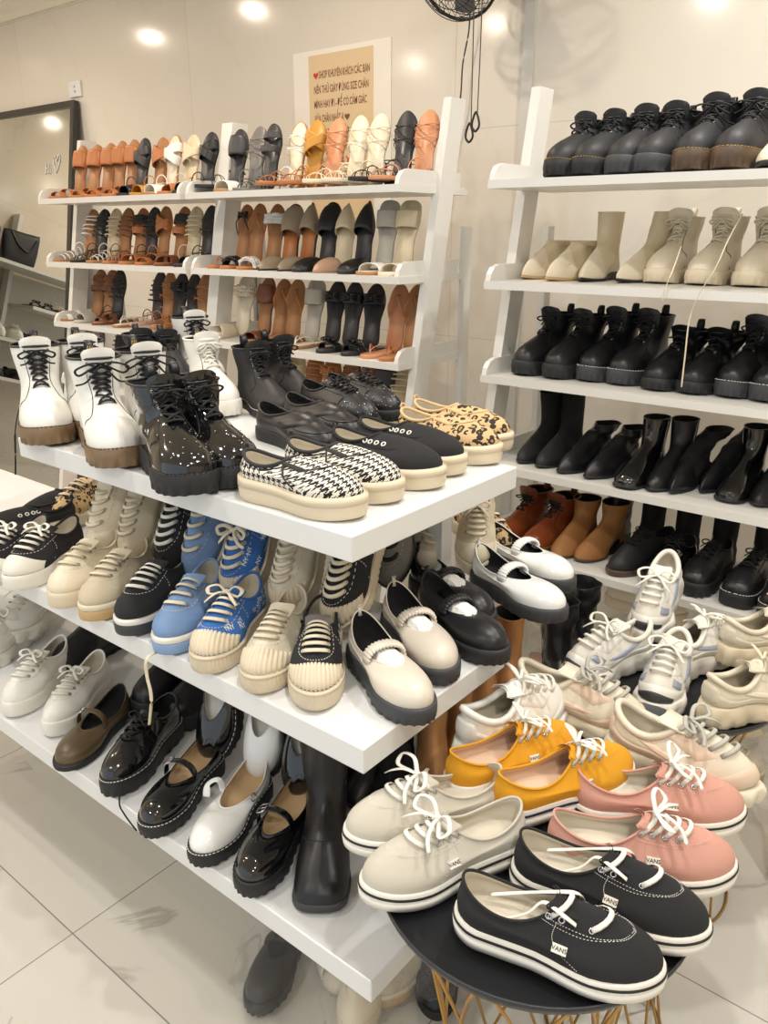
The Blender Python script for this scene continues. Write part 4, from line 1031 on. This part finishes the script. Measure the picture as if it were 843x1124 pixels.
# middle tier, upturned mates standing on their toes behind
for st, px, py, lb, m in (('low_cream', 118, 618, 'cream sneaker standing on its toe, left of its upturned twin', 1), ('low_creamgum', 152, 628, 'cream canvas sneaker standing on its toe left of the black one', -1), ('low_black', 192, 640, 'black canvas sneaker standing on its toe', 1),
                      ('low_blue', 222, 648, 'faded blue sneaker standing on its toe beside the monogram one', -1), ('low_ny', 264, 668, 'royal blue monogram sneaker standing on its toe', 1), ('low_nycream', 318, 684, 'ivory sneaker with black logo standing on its toe', -1), ('low_nyblack', 374, 702, 'black ribbed-toe sneaker standing on its toe beside the posts', 1)):
    P = atz(px, py, T2)
    R = place(st, P, -80, 52, mir=m, label=lb, cat='sneaker', lift=.012)
put('mj_bone', 466, 800, T2, 0, 'bone leather strapped shoe with black sole at the front corner of the middle tier', hx=(376, 700), mir=-1)
put('mj_bone', 492, 755, T2, 0, 'bone leather strapped shoe behind the corner one', hx=(410, 660))
put('mj_black', 552, 733, T2, 0, 'black leather shoe with gathered strap beside the bone pair', hx=(448, 660), mir=-1)
put('mj_black', 538, 695, T2, 0, 'black leather shoe with gathered strap, rear one of its pair', hx=(428, 625))
put('mj_white', 618, 686, T2, 0, 'white patent shoe with gathered strap at the end of the middle tier', hx=(508, 632), mir=-1)
put('mj_white', 628, 652, T2, 0, 'white patent shoe with gathered strap, rear one of its pair', hx=(522, 606))
put('low_mesh', 428, 652, T2, -60, 'grey mesh sneaker standing on its toe under the top tier corner', 'sneaker', pitch=60, lift=.012)
put('low_canvasred', 470, 640, T2, -35, 'cream canvas sneaker tipped up behind the black strapped shoes', 'sneaker', pitch=48, lift=.012)
put('low_canvasred', 520, 640, T2, -60, 'cream canvas sneaker lying open behind the white patent shoes', 'sneaker', mir=-1, pitch=22, lift=.01)
put('low_leo', 558, 618, T2, -30, 'patterned canvas sneaker at the back corner of the middle tier', 'sneaker')
def tissue(px, py, z, dx, label, sh):
    g = G(); rows = []
    for j in range(11):
        a = PI * j / 10; r_ = []
        for i in range(20):
            b = 2 * PI * i / 20; v = Vector((math.sin(a) * math.cos(b), math.sin(a) * math.sin(b), math.cos(a))); k = 1 + .16 * noise.noise(v * 3 + Vector((px, 0, 0))) + .07 * noise.noise(v * 9)
            r_.append(Vector((v.x * .052 * k, v.y * .026 * k, v.z * .024 * k)))
        rows.append(r_)
    o = obj('tissue_paper', mk('tissue_paper', *grid(rows), mat('white tissue', 'e9e7e2', .9, bump=1, scale=120), smooth=False)); M0 = sh.matrix_world
    o.matrix_world = M0 @ Matrix.Translation(Vector((dx, 0, .05))); tag(o, label, 'tissue paper')
bpy.context.view_layer.update()
MJ = [o for o in C.objects if o.parent is None and o.name.startswith('mary_jane_shoe')]
for o in MJ[:4]: tissue(0, 0, 0, -.0, ['crumpled white tissue in the bone strapped shoe at the tier corner', 'crumpled white tissue in the bone strapped shoe behind the corner one', 'crumpled white tissue in the front black strapped shoe', 'crumpled white tissue in the rear black strapped shoe'][MJ.index(o)], o)

# bottom tier
put('dad_plain', -30, 742, T3, 0, 'chunky white sneaker cut by the picture edge on the bottom tier', 'sneaker', hx=(70, 672), mir=-1)
put('dad_plain', 5, 722, T3, 0, 'chunky white sneaker with high padded collar on the bottom tier', 'sneaker', hx=(95, 655), lift=.03)
put('low_white', 10, 790, T3, 0, 'white lace-up sneaker left of its twin on the bottom tier', 'sneaker', hx=(90, 718), mir=-1)
put('low_white', 55, 812, T3, 0, 'white lace-up sneaker beside the olive brown shoe', 'sneaker', hx=(128, 736))
put('mj_olive', 66, 849, T3, 0, 'olive brown strapped shoe beside the white sneakers', hx=(150, 768), mir=-1)
put('ox_patent', 118, 878, T3, 0, 'black patent lace-up shoe with platform sole on the bottom tier', hx=(204, 790))
put('mj_patent', 160, 923, T3, 0, 'black patent buckled shoe with tan insole left of the white one', hx=(246, 830), mir=-1)
put('mj_cream', 216, 955, T3, 0, 'white patent shoe with open strap between two black ones', hx=(292, 860))
put('mj_patent2', 268, 988, T3, 0, 'black patent shoe with silver buckle beside the square-toed boot', hx=(334, 890), mir=-1)
put('square_black', 350, 1006, T3, 0, 'black square-toed boot at the front of the bottom tier', 'boot', hx=(362, 892))
for st, px, py, lb, m in (('mj_palein', 240, 838, 'black patent shoe standing on its toe behind the buckled one', 1), ('mj_whitegrey', 292, 858, 'white patent shoe standing on its toe behind the open-strap one', -1), ('mj_palein', 334, 878, 'black patent shoe standing on its toe behind the silver buckle', 1)):
    place(st, atz(px, py, T3), -80, 66, mir=m, label=lb, cat='shoe', lift=.012)
for i, (px, py, st) in enumerate(((150, 790, 'boot_tall'), (185, 806, 'boot_tall'), (384, 890, 'tall_leather'), (352, 862, 'tall_black'), (60, 745, 'boot_slouch'))):
    place(st, atz(px, py, T3), -80, label='%s black boot at the back of the bottom tier, %s counted' % ('laced' if i in (0, 1, 4) else 'tall', ORD[i]) if False else ['laced black boot behind the black patent lace-up shoe, left one', 'laced black boot behind the black patent lace-up shoe, right one', 'tall creased black leather boot behind the square-toed boot, right one', 'tall black suede boot behind the square-toed boot, left one', 'slouched black boot behind the white sneakers on the bottom tier'][i], cat='boot', lift=.0005, mir=1 if i % 2 else -1)
place('crumple', atz(420, 905, T3), -60, label='crumpled black leather boot slumped beside the tan ankle boots', cat='boot', lift=.0005)
for i, (px, py) in enumerate(((478, 905), (508, 872), (540, 842), (566, 818))):
    place('chel_tan2', atz(px, py, T3), -52, label='tan suede ankle boot on the bottom tier, %s from the front' % ORD[i], cat='boot', lift=.0005, group='tan ankle boots on the bottom tier', mir=1 if i % 2 else -1)
for i, (px, py) in enumerate(((625, 800), (650, 772))):
    place('tall_leather', atz(px, py, T3 - .0), -52, label='tall black boot at the rear end of the bottom tier, %s one' % ('nearer' if i == 0 else 'farther'), cat='boot', lift=.0005, mir=1 if i % 2 else -1)

# ------------------------------------------------------------------ wire stools with black trays
M_tray = mat('black powder-coated metal', '2a2b2e', .38)
def wire_table(cx, cy, z, r, label, seed=0):
    root = bpy.data.objects.new('wire_side_table', None); C.objects.link(root); root.location = (cx, cy, 0); tag(root, label, 'table')
    n = 64; prof = [(0, z - .004), (r - .004, z - .004), (r, z + .004), (r + .001, z + .012), (r - .002, z + .012), (r - .004, z), (0, z)]
    prof = [(a, b - .000) for a, b in prof]
    rows = [[Vector((a * math.cos(2 * PI * i / n), a * math.sin(2 * PI * i / n), b)) for i in range(n)] for a, b in prof]
    obj('tray', mk('tray', *grid(rows), M_tray), root)
    for nm, rr, zz in (('top_ring', r * .86, z - .012), ('bottom_ring', r * .8, .006)):
        obj(nm, G().add(*tube([Vector((rr * math.cos(2 * PI * i / 40), rr * math.sin(2 * PI * i / 40), zz)) for i in range(40)], .0035, 6, closed=True)).mesh(nm, M_brassm), root)
    wn = 9
    for i in range(wn):
        a = 2 * PI * i / wn + seed
        for sg in (1, -1):
            b = a + sg * 2 * PI / wn * 2
            P = [Vector((lerp(r * .86, r * .8, k / 8) * math.cos(lerp(a, b, k / 8)) * (1 - .35 * math.sin(PI * k / 8)), lerp(r * .86, r * .8, k / 8) * math.sin(lerp(a, b, k / 8)) * (1 - .35 * math.sin(PI * k / 8)), lerp(z - .012, .006, k / 8))) for k in range(9)]
            obj('wire_leg', G().add(*tube(P, .0028, 6)).mesh('wire_leg', M_brassm), root)
    return root
TZ = .69; UZ = .60
wire_table(-.435, .894, TZ - .012, .232, 'round black tray table on brass wire legs holding the canvas sneakers')
wire_table(-.44, 1.285, TZ - .012, .150, 'round black tray table on brass wire legs behind the canvas sneakers', .2)
wire_table(-.525, 1.745, UZ - .012, .240, 'round black tray table on brass wire legs under the chunky white sneakers', .35)
for o in [o for o in C.objects if o.name.startswith('wire_side_table')]: o['group'] = 'brass wire tray tables'
put('vans_black', 728, 1085, TZ, 0, 'black canvas sneaker with white stitching at the very front of the tray table', 'sneaker', hx=(505, 1010), mir=-1)
put('vans_black', 778, 1038, TZ, 0, 'black canvas sneaker with white stitching between its twin and the pink pair', 'sneaker', hx=(562, 958))
put('vans_white', 397, 990, TZ, 0, 'off-white canvas sneaker with tied laces in front of its twin', 'sneaker', hx=(560, 928), mir=1)
put('vans_white', 378, 930, TZ, 0, 'off-white canvas sneaker with tied laces behind its twin', 'sneaker', hx=(548, 885), mir=-1)
put('vans_pink', 806, 965, TZ, 0, 'dusty pink canvas sneaker nearest the black pair', 'sneaker', hx=(600, 940), mir=-1)
put('vans_pink', 815, 902, TZ, 0, 'dusty pink canvas sneaker nearest the yellow pair', 'sneaker', hx=(628, 890))
put('vans_yellow', 690, 856, TZ, 0, 'yellow canvas sneaker next to the pink pair', 'sneaker', hx=(560, 900), mir=-1, lift=.012)
put('vans_yellow', 632, 830, TZ, 0, 'yellow canvas sneaker behind its twin, next to the tan boots', 'sneaker', hx=(524, 868), lift=.012)
put('dad_speck', 834, 884, TZ, 0, 'cream chunky sneaker with speckled laces behind the pink pair', 'sneaker', hx=(706, 832), mir=-1, lift=-.004)
put('dad_speck', 712, 812, TZ, 0, 'cream chunky sneaker with speckled laces behind the yellow pair', 'sneaker', hx=(630, 788), lift=-.004)
put('dad_plain', 618, 784, TZ, 0, 'white chunky sneaker seen from its heel behind the yellow pair', 'sneaker', mir=-1, lift=-.004, hx=(534, 824))
put('dad_white', 618, 752, UZ, 0, 'white chunky sneaker with blue-grey panels at the left of the rear table', 'sneaker', hx=(705, 722), mir=-1, lift=-.004)
put('dad_white', 712, 792, UZ, 0, 'white chunky sneaker with blue-grey panels at the front of the rear table', 'sneaker', hx=(745, 728), lift=-.004)
put('dad_beige', 880, 768, UZ, 0, 'beige chunky sneaker showing its side at the right of the rear table', 'sneaker', hx=(775, 790), mir=1, lift=-.004)
put('dad_beige', 890, 722, UZ, 0, 'beige chunky sneaker behind its twin at the right of the rear table', 'sneaker', hx=(792, 738), mir=-1, lift=.03)
put('dad_white', 702, 722, UZ, 0, 'white chunky sneaker standing on its toe at the back of the rear table', 'sneaker', hx=(722, 690), pitch=16, lift=.03)
put('dad_white', 800, 712, UZ, 0, 'white chunky sneaker turned away at the back of the rear table', 'sneaker', hx=(735, 742), mir=-1, lift=.0)

# loose laces hanging over shelf edges
bpy.context.view_layer.update()
def loose(frag, pts, r, m, flat=.5):
    o = [o for o in C.objects if o.parent is None and o.get('label', '').startswith(frag)][0]; inv = o.matrix_world.inverted()
    P = spline([inv @ Vector(p) for p in pts], 8); obj('loose_lace', G().add(*tube(P, r, 6, flat=flat)).mesh('loose_lace', m), o)
loose('white lace-up boot with brown sole at the left', [aty(*q) for q in ((38, 420, .96), (24, 440, .93), (17, 470, .915), (17, 500, .91), (17, 521, .91))], .0022, M_blace)
loose('faded blue canvas sneaker with blue sole', [aty(*q) for q in ((205, 690, .90), (180, 712, .80), (162, 722, .74), (161, 740, .735), (166, 765, .735), (164, 795, .735))], .0035, M_clace)
loose('beige platform lace-up boot, sixth', [aty(*q) for q in ((815, 235, 2.2), (800, 262, 2.1), (785, 295, 2.06), (768, 322, 2.055), (757, 350, 2.055), (752, 390, 2.055), (748, 425, 2.055))], .002, M_clace)
loose('beige platform lace-up boot, fifth', [aty(*q) for q in ((748, 270, 2.15), (738, 298, 2.07), (732, 312, 2.055), (727, 330, 2.055))], .002, M_clace)
loose('black patent lace-up shoe with platform', [aty(*q) for q in ((132, 812, .80), (134, 850, .76), (131, 880, .732), (136, 893, .73), (150, 912, .73))], .0018, M_blace)

# ------------------------------------------------------------------ poster
def wallrect(name, x0, x1, z0, z1, y, m, th=.0015): return mk(name, *boxg((x0, y - th, z0), (x1, y, z1)), m, smooth=False)
pa = aty(322, 58, WY); pb = aty(430, 42, WY)
px0, px1, pz1 = pa.x, pb.x, (pa.z + pb.z) / 2; pz0 = pz1 - .72
ps = bpy.data.objects.new('wall_poster', wallrect('wall_poster', px0, px1, pz0, pz1, WY - .001, mat('poster paper', 'e8e3d8', .6), .002)); C.objects.link(ps)
tag(ps, 'paper notice with brown Vietnamese text taped above the middle sandal rack', 'poster')
wdt = px1 - px0
obj('printed_panel', wallrect('printed_panel', px0 + wdt * .17, px0 + wdt * .83, pz0, pz1 - .02, WY - .003, mat('tan print', 'd8bf98', .6)), ps)
lines = ['♥SHOP KHUYÊN KHÍCH CÁC BẠN', 'NÊN THỬ GIÀY ĐÚNG SIZE CHÂN', 'MÌNH HAY ĐI - ĐỂ CÓ CẢM GIÁC', 'VỪA CHÂN NHẤT Ạ', 'CÁC TRƯỜNG HỢP KHÁCH LÀM', 'RÁCH GIÀY - MK GIÀY PHẢI THANH', 'TOÁN GIÚP SHOP Ạ', 'SHOP CẢM ƠN Ạ']
ink = mat('brown ink', '7a4a30', .7); red = mat('red ink', 'c03a3a', .7)
gy = G()
def wtext(s, x, z, size, g, width=None):
    V, Fc = textgeo(s, 1); x0 = min(v.x for v in V); x1 = max(v.x for v in V); sc = size; sx = size if width is None else width / (x1 - x0)
    g.add([Vector((x + (v.x - x0) * sx, WY - .0052, z + v.y * sc)) for v in V], Fc)
def heart(x, z, s, g):
    P = [Vector((x + s * .0625 * (16 * math.sin(a) ** 3) / 2, WY - .0052, z + s * .0625 * (13 * math.cos(a) - 5 * math.cos(2 * a) - 2 * math.cos(3 * a) - math.cos(4 * a)) / 2)) for a in [2 * PI * i / 24 for i in range(24)]]
    g.add(P, [tuple(range(24))])
tx0 = px0 + wdt * .225; tw = wdt * .56; gr = G(); lh = .058
for i, s in enumerate(lines):
    z = pz1 - .10 - i * lh; s2 = s.replace('♥', ''); wd = [.93, 1, .97, .55, .93, 1, .55, .42][i] * tw; x = tx0
    if i == 0: heart(x + .012, z, .03, gr); x += .03
    if i == 4:
        gr.add(*tube([Vector((x, WY - .0052, z - .016)), Vector((x + .024, WY - .0052, z + .016))], .003, 4)); gr.add(*tube([Vector((x + .024, WY - .0052, z - .016)), Vector((x, WY - .0052, z + .016))], .003, 4)); x += .03
    if i == 7: x = tx0 + tw * .26; heart(x - .02, z, .03, gr); heart(x + wd + .02, z, .03, gr)
    wtext(s2, x, z, .042, gy, wd)
    if i == 3: heart(x + wd + .02, z, .03, gy)
    if i == 6:
        q = x + wd + .012; gr.add(*tube([Vector((q, WY - .0052, z - .016)), Vector((q + .024, WY - .0052, z + .016))], .003, 4)); gr.add(*tube([Vector((q + .024, WY - .0052, z - .016)), Vector((q, WY - .0052, z + .016))], .003, 4))
obj('lettering', gy.mesh('lettering', ink, False), ps); obj('red_marks', gr.mesh('red_marks', red, False), ps)
# wall socket
q = aty(84, 98, WY); so = bpy.data.objects.new('wall_socket', wallrect('wall_socket', -.06, .06, -.04, .04, 0, M_white2, .012)); C.objects.link(so); so.location = (q.x, WY, q.z); tag(so, 'white wall socket plate above the corner of the mirror', 'socket')
for dz in (-.012, .012): obj('socket_hole', G().add(*torus(Vector((0, -.0125, dz)), Vector((0, 1, 0)), .004, .0015, 10, 4)).mesh('socket_hole', M_blk), so)

# ------------------------------------------------------------------ leaning mirror
mx1 = -4.587; mw = 1.3; mh = math.hypot(2.285, .39)
mr = bpy.data.objects.new('standing_mirror', None); C.objects.link(mr); mr.location = (mx1, 2.5, .0); mr.rotation_euler = (math.atan2(2.285, .39) - PI / 2 + 0, 0, 0)
mr.rotation_euler = (-math.atan2(.39, 2.285), 0, 0)
M_mir = mat('mirror glass', 'dfe3e2', .015, metal=1); M_frame = mat('dark mirror frame', '33322f', .35)
obj('mirror_glass', mk('mirror_glass', *boxg((-mw + .02, 0, .02), (-.02, .012, mh - .02)), M_mir, smooth=False), mr)
f = G(); fw = .035
for lo, hi in (((-mw, -.012, 0), (0, .02, fw)), ((-mw, -.012, mh - fw), (0, .02, mh)), ((-mw, -.012, fw), (-mw + fw, .02, mh - fw)), ((-fw, -.012, fw), (0, .02, mh - fw))): f.add(*boxg(lo, hi))
obj('mirror_frame', f.mesh('mirror_frame', M_frame, False), mr)
g = G()
def stroke(pts, r=.0022): g.add(*tube(spline([Vector((a, -.003, b)) for a, b in pts], 4), r, 5))
bx, bz = -.30, 1.93; u = .05
stroke([(bx, bz), (bx + .004, bz + 1.3 * u)]); stroke([(bx + .6 * u, bz), (bx + .6 * u, bz + 1.3 * u)]); stroke([(bx, bz + .6 * u), (bx + .6 * u, bz + .7 * u)]); stroke([(bx + 1.0 * u, bz), (bx + 1.0 * u, bz + .7 * u)]); stroke([(bx + 1.0 * u, bz + 1.0 * u), (bx + 1.02 * u, bz + 1.08 * u)])
stroke([(bx + 2.3 * u, bz + .1 * u), (bx + 1.7 * u, bz + 1.3 * u), (bx + 2.0 * u, bz + 2 * u), (bx + 2.35 * u, bz + 1.4 * u), (bx + 2.8 * u, bz + 2.1 * u), (bx + 3.1 * u, bz + 1.4 * u), (bx + 2.3 * u, bz + .1 * u)])
obj('white_handwriting', g.mesh('white_handwriting', mat('white marker', 'f0f0ee', .6)), mr)
tag(mr, 'tall dark-framed mirror leaning on the wall with handwriting and a heart', 'mirror')

# ------------------------------------------------------------------ what the mirror shows: racks on the left wall
wr = bpy.data.objects.new('shelf_rack', None); C.objects.link(wr); tag(wr, 'white shelf rack against the left wall, seen in the mirror', 'shelf rack')
for z, ya, yb in ((1.50, .9, 2.75), (1.23, .9, 2.16), (.95, .9, 2.75), (.66, .9, 2.75)):
    o = obj('shelf_board', mk('shelf_board', *boxg((-6.38, ya, z - .025), (-6.0, yb, z)), M_white, smooth=False), wr)
for y in (.9, 2.2): obj('upright', mk('upright', *boxg((-6.39, y, 0), (-6.30, y + .03, 1.9)), M_white, smooth=False), wr)
def handbag(x, y, z, w, h, label, yaw=90):
    root = bpy.data.objects.new('handbag', None); C.objects.link(root); root.location = (x, y, z); root.rotation_euler = (0, 0, math.radians(yaw)); tag(root, label, 'handbag', 'black handbags on the left wall rack')
    rows = []
    for k, (s_, d) in enumerate(((.85, .055), (.92, .06), (1, .05), (1.02, .03), (1.0, .012))):
        rows.append([Vector((w / 2 * s_ * math.copysign(abs(math.cos(a)) ** .35, math.cos(a)), d * math.copysign(abs(math.sin(a)) ** .6, math.sin(a)), h * [0, .08, .5, .85, 1][k] + (.01 * math.cos(a) if k > 2 else 0))) for a in [2 * PI * i / 32 for i in range(32)]])
    obj('body', mk('body', *grid(rows, True, True, True), M_blkm), root)
    obj('handle', G().add(*tube(spline([Vector((-w * .3, .02, h * .95)), Vector((-w * .1, .05, h * .6)), Vector((w * .2, .055, h * .45)), Vector((w * .42, .03, h * .9))], 6), .007, 6)).mesh('handle', M_blk), root)
    obj('flap_seam', G().add(*tube(spline([Vector((-w * .45, -.055, h * .4)), Vector((0, -.06, h * .62)), Vector((w * .45, -.055, h * .9))], 6), .003, 6)).mesh('flap_seam', M_blk), root)
    return root
handbag(-6.12, 2.28, 1.50, .26, .24, 'black leather handbag standing nearest the mirror on the left wall rack', -80)
handbag(-6.14, 2.56, 1.50, .24, .22, 'black leather handbag behind the other one on the left wall rack', -85)
for i, (y, z, st) in enumerate(((2.1, 1.23, 'bow_black'), (2.0, 1.23, 'bow_black'), (1.88, 1.23, 'thin_white'), (2.6, .95, 'loafer'), (2.48, .95, 'loafer'), (2.34, .95, 'low_white'), (2.2, .95, 'low_white'), (2.06, .95, 'loafer'), (2.6, .66, 'low_white'), (2.45, .66, 'low_white'), (2.3, .66, 'loafer'), (2.15, .66, 'loafer'))):
    place(st, (-6.02, y, z), 0, label='%s, %s on the left wall rack' % ({'bow_black': 'black bow slide', 'thin_white': 'white thin-strap sandal', 'loafer': 'black loafer', 'low_white': 'white sneaker'}[st] , ORD[i] + ' from the top left'), cat='shoe', lift=.0005 + (.018 if st == 'thin_white' else 0), group='shoes on the left wall rack')

# ------------------------------------------------------------------ wall fan and hanging cords
fc = aty(502, -34, 2.62)
fan = bpy.data.objects.new('wall_fan', None); C.objects.link(fan); fan.location = fc; tag(fan, 'black wire-guard wall fan at the top of the bare wall strip', 'fan')
g = G(); R_ = .155
nrm = Vector((0, -.86, -.5)).normalized(); ax = Vector((1, 0, 0)); ay = nrm.cross(ax)
def fp(r, a, d): return ax * (r * math.cos(a)) + ay * (r * math.sin(a)) + nrm * d
for r, d in ((.155, 0), (.15, .03), (.13, .05), (.10, .065), (.07, .073), (.04, .078), (.15, -.03), (.12, -.05)): g.add(*tube([fp(r, 2 * PI * i / 40, d) for i in range(40)], .0016 if d else .006, 5, closed=True))
for i in range(40):
    a = 2 * PI * i / 40; g.add(*tube([fp(.03, a, .078), fp(.08, a + .1, .072), fp(.13, a + .2, .05), fp(.155, a + .25, 0)], .0011, 4)); g.add(*tube([fp(.155, a + .25, 0), fp(.13, a + .2, -.045), fp(.04, a, -.055)], .0011, 4))
obj('wire_guard', g.mesh('wire_guard', M_blk), fan)
g = G()
for k in range(3):
    rows = []
    for j in range(6):
        r = lerp(.02, .135, j / 5); rows.append([fp(r, 2 * PI * k / 3 + lerp(-.5, .5, i / 6) * (1 - .2 * j / 5) + .5, .012 * (i - 3) / 3) for i in range(7)])
    g.add(*grid(rows, False))
obj('fan_blades', g.mesh('fan_blades', mat('smoke grey plastic', '55565a', .4)), fan)
obj('motor_housing', G().add(*tube([fp(0, 0, .03), fp(0, 0, -.1), Vector((0, WY - fc.y, .02))], .035, 14)).mesh('motor_housing', M_blk), fan)
cg = G()
def hang(pts, y=2.6, r=.0022): return spline([aty(a, b, y) for a, b in pts], 8)
for i, (pts, lp) in enumerate((([(521, -20), (519, 60), (517, 136)], (515, 147)), ([(530, -20), (527, 60), (524, 124)], (522, 135)))):
    o = bpy.data.objects.new('pull_cord', None); C.objects.link(o); tag(o, '%s hanging pull cord with a looped rubber end below the wall fan' % ('left' if i == 0 else 'right'), 'cord', 'pull cords below the fan')
    P = hang(pts); obj('cord', G().add(*tube(P, .002, 5)).mesh('cord', M_drub), o)
    c = aty(*lp, 2.6); L_ = spline([c + Vector((a, 0, b)) for a, b in ((0, .034), (.012, .01), (.014, -.012), (0, -.026), (-.014, -.012), (-.012, .01))], 5, True)
    obj('loop_handle', G().add(*tube(L_, .0042, 6, closed=True, ref=Vector((0, 1, 0)))).mesh('loop_handle', M_rub), o)
wc = obj('power_cable', G().add(*tube(hang([(516, -20), (515, 30), (508, 70), (505, 110), (496, 150), (490, 185), (489, 215)], 2.88), .003, 6)).mesh('power_cable', M_drub), fan); wc.location = -fc

# ------------------------------------------------------------------ clear bags of shoes on the floor
M_bag = bpy.data.materials.new('clear plastic bag'); M_bag.use_nodes = True
nt = M_bag.node_tree; b = nt.nodes['Principled BSDF']; b.inputs['Base Color'].default_value = (.92, .92, .9, 1); b.inputs['Roughness'].default_value = .12; b.inputs['Alpha'].default_value = .09
bp = nt.nodes.new('ShaderNodeBump'); nz = nt.nodes.new('ShaderNodeTexNoise'); nz.inputs['Scale'].default_value = 30; nz.inputs['Detail'].default_value = 5; bp.inputs['Distance'].default_value = .01; nt.links.new(nz.outputs[0], bp.inputs['Height']); nt.links.new(bp.outputs[0], b.inputs['Normal'])
def bag(x, y, z, sx, sy, sz, label, seed=0, shoe=None, yaw=0, shoelab=None, pitch=0):
    rows = []
    for j in range(25):
        a = PI * j / 24; r_ = []
        for i in range(40):
            q = 2 * PI * i / 40; v = Vector((math.sin(a) * math.cos(q), math.sin(a) * math.sin(q), math.cos(a)))
            k = 1 + .14 * noise.noise(v * 2.2 + Vector((seed, seed, 0))) + .07 * noise.noise(v * 6 + Vector((seed, 0, 0))) + .05 * abs(noise.noise(v * 14))
            r_.append(Vector((v.x * sx * k, v.y * sy * k, max(-sz * .96, v.z * sz * k))))
        rows.append(r_)
    o = obj('plastic_bag', mk('plastic_bag', *grid(rows), M_bag)); o.location = (x, y, z + sz * .96); o.rotation_euler = (0, 0, math.radians(yaw)); tag(o, label, 'plastic bag')
    if shoe: place(shoe, (x, y, z + .015), yaw, pitch, anchor='mid', label=shoelab, cat='shoe')
q = atz(150, 960, 0)
bag(-1.55, 1.16, .0, .11, .13, .07, 'empty clear plastic bag on the floor under the bottom tier', 1)
bag(-1.27, 1.10, .0, .10, .10, .06, 'crumpled clear plastic bag on the floor left of the bagged black shoe', 5)
q = atz(285, 1088, 0)
bag(q.x, q.y + .06, 0, .15, .08, .075, 'clear bag with a black shoe on the floor under the bottom tier', 9, 'mj_black', -68, 'black strapped shoe wrapped in a clear bag on the floor')
for i, (px, py, st, yw) in enumerate(((335, 1075, 'woven_cream', -30), (372, 1120, 'low_cream', -60), (425, 1100, 'low_creamgum', -100))):
    q = atz(px, py, 0); bag(q.x, q.y + .08, .0 if i < 3 else .0, .15, .085, .07, 'clear bag of beige shoes on the floor below the tier corner, %s from left' % ORD[i], 11 + i, st, yw, 'beige shoe inside the %s clear bag below the tier corner' % ORD[i])
q = atz(475, 1085, 0); bag(q.x - .02, q.y + .03, 0, .12, .09, .08, 'clear bag with a black shoe on the floor behind the brass wires', 31, 'loafer', -50, 'black shoe in a clear bag behind the brass wires')
for i, (x, y, z, st) in enumerate([(x, 2.28, z + .001, st) for z, r in ((0, ('low_cream', 'mule_beige', 'low_creamgum')), (.15, ('sqmule_dust', 'low_cream', 'mule_beige')), (.30, ('low_creamgum', 'low_cream', 'low_white')), (.45, ('mule_beige', 'low_cream', 'sqmule_dust'))) for x, st in zip((-1.08, -.80, -.52), r)]):
    c_ = ['left', 'middle', 'right'][i % 3]; l_ = ['bottom', 'second', 'third', 'top'][i // 3]; bag(x, y, z, .13, .10, .073, 'clear bag of shoes in the pile under the boot rack, %s column, %s layer' % (c_, l_), 41 + i, st, -14 + 14 * (i % 3), 'pale shoe in the %s column, %s layer of bags under the boot rack' % (c_, l_))
q = atz(98, 600, 0)
# pink patterned sack under the display
P = []
rows = []
for j in range(15):
    a = PI * j / 14; r_ = []
    for i in range(28):
        t = 2 * PI * i / 28; v = Vector((math.sin(a) * math.cos(t), math.sin(a) * math.sin(t), math.cos(a))); k = 1 + .2 * noise.noise(v * 2.5) + .1 * noise.noise(v * 8)
        r_.append(Vector((v.x * .26 * k, v.y * .17 * k, max(-.2, v.z * .22 * k))))
    rows.append(r_)
sk = obj('fabric_sack', mk('fabric_sack', *grid(rows), mat('pink and beige sack', 'cfae95', .7, bump=.8, scale=30, vary=.3, col2='c98f86'))); sk.location = (-3.45, 2.2, .2); tag(sk, 'pink and beige patterned sack on the floor beside the mirror', 'sack')

for o in C.objects:
    if 'label' in o and len(o['label'].split()) > 16: print('LONG', o['label'])
sc = bpy.context.scene
sc.view_settings.view_transform = 'Standard'; sc.view_settings.look = 'None'; sc.view_settings.exposure = -.12; sc.view_settings.gamma = 1; sc.view_settings.use_curve_mapping = False
sc.cycles.max_bounces = 8; sc.cycles.diffuse_bounces = 4; sc.cycles.transparent_max_bounces = 16; sc.cycles.use_denoising = True
sc.cycles.caustics_reflective = False; sc.cycles.caustics_refractive = False
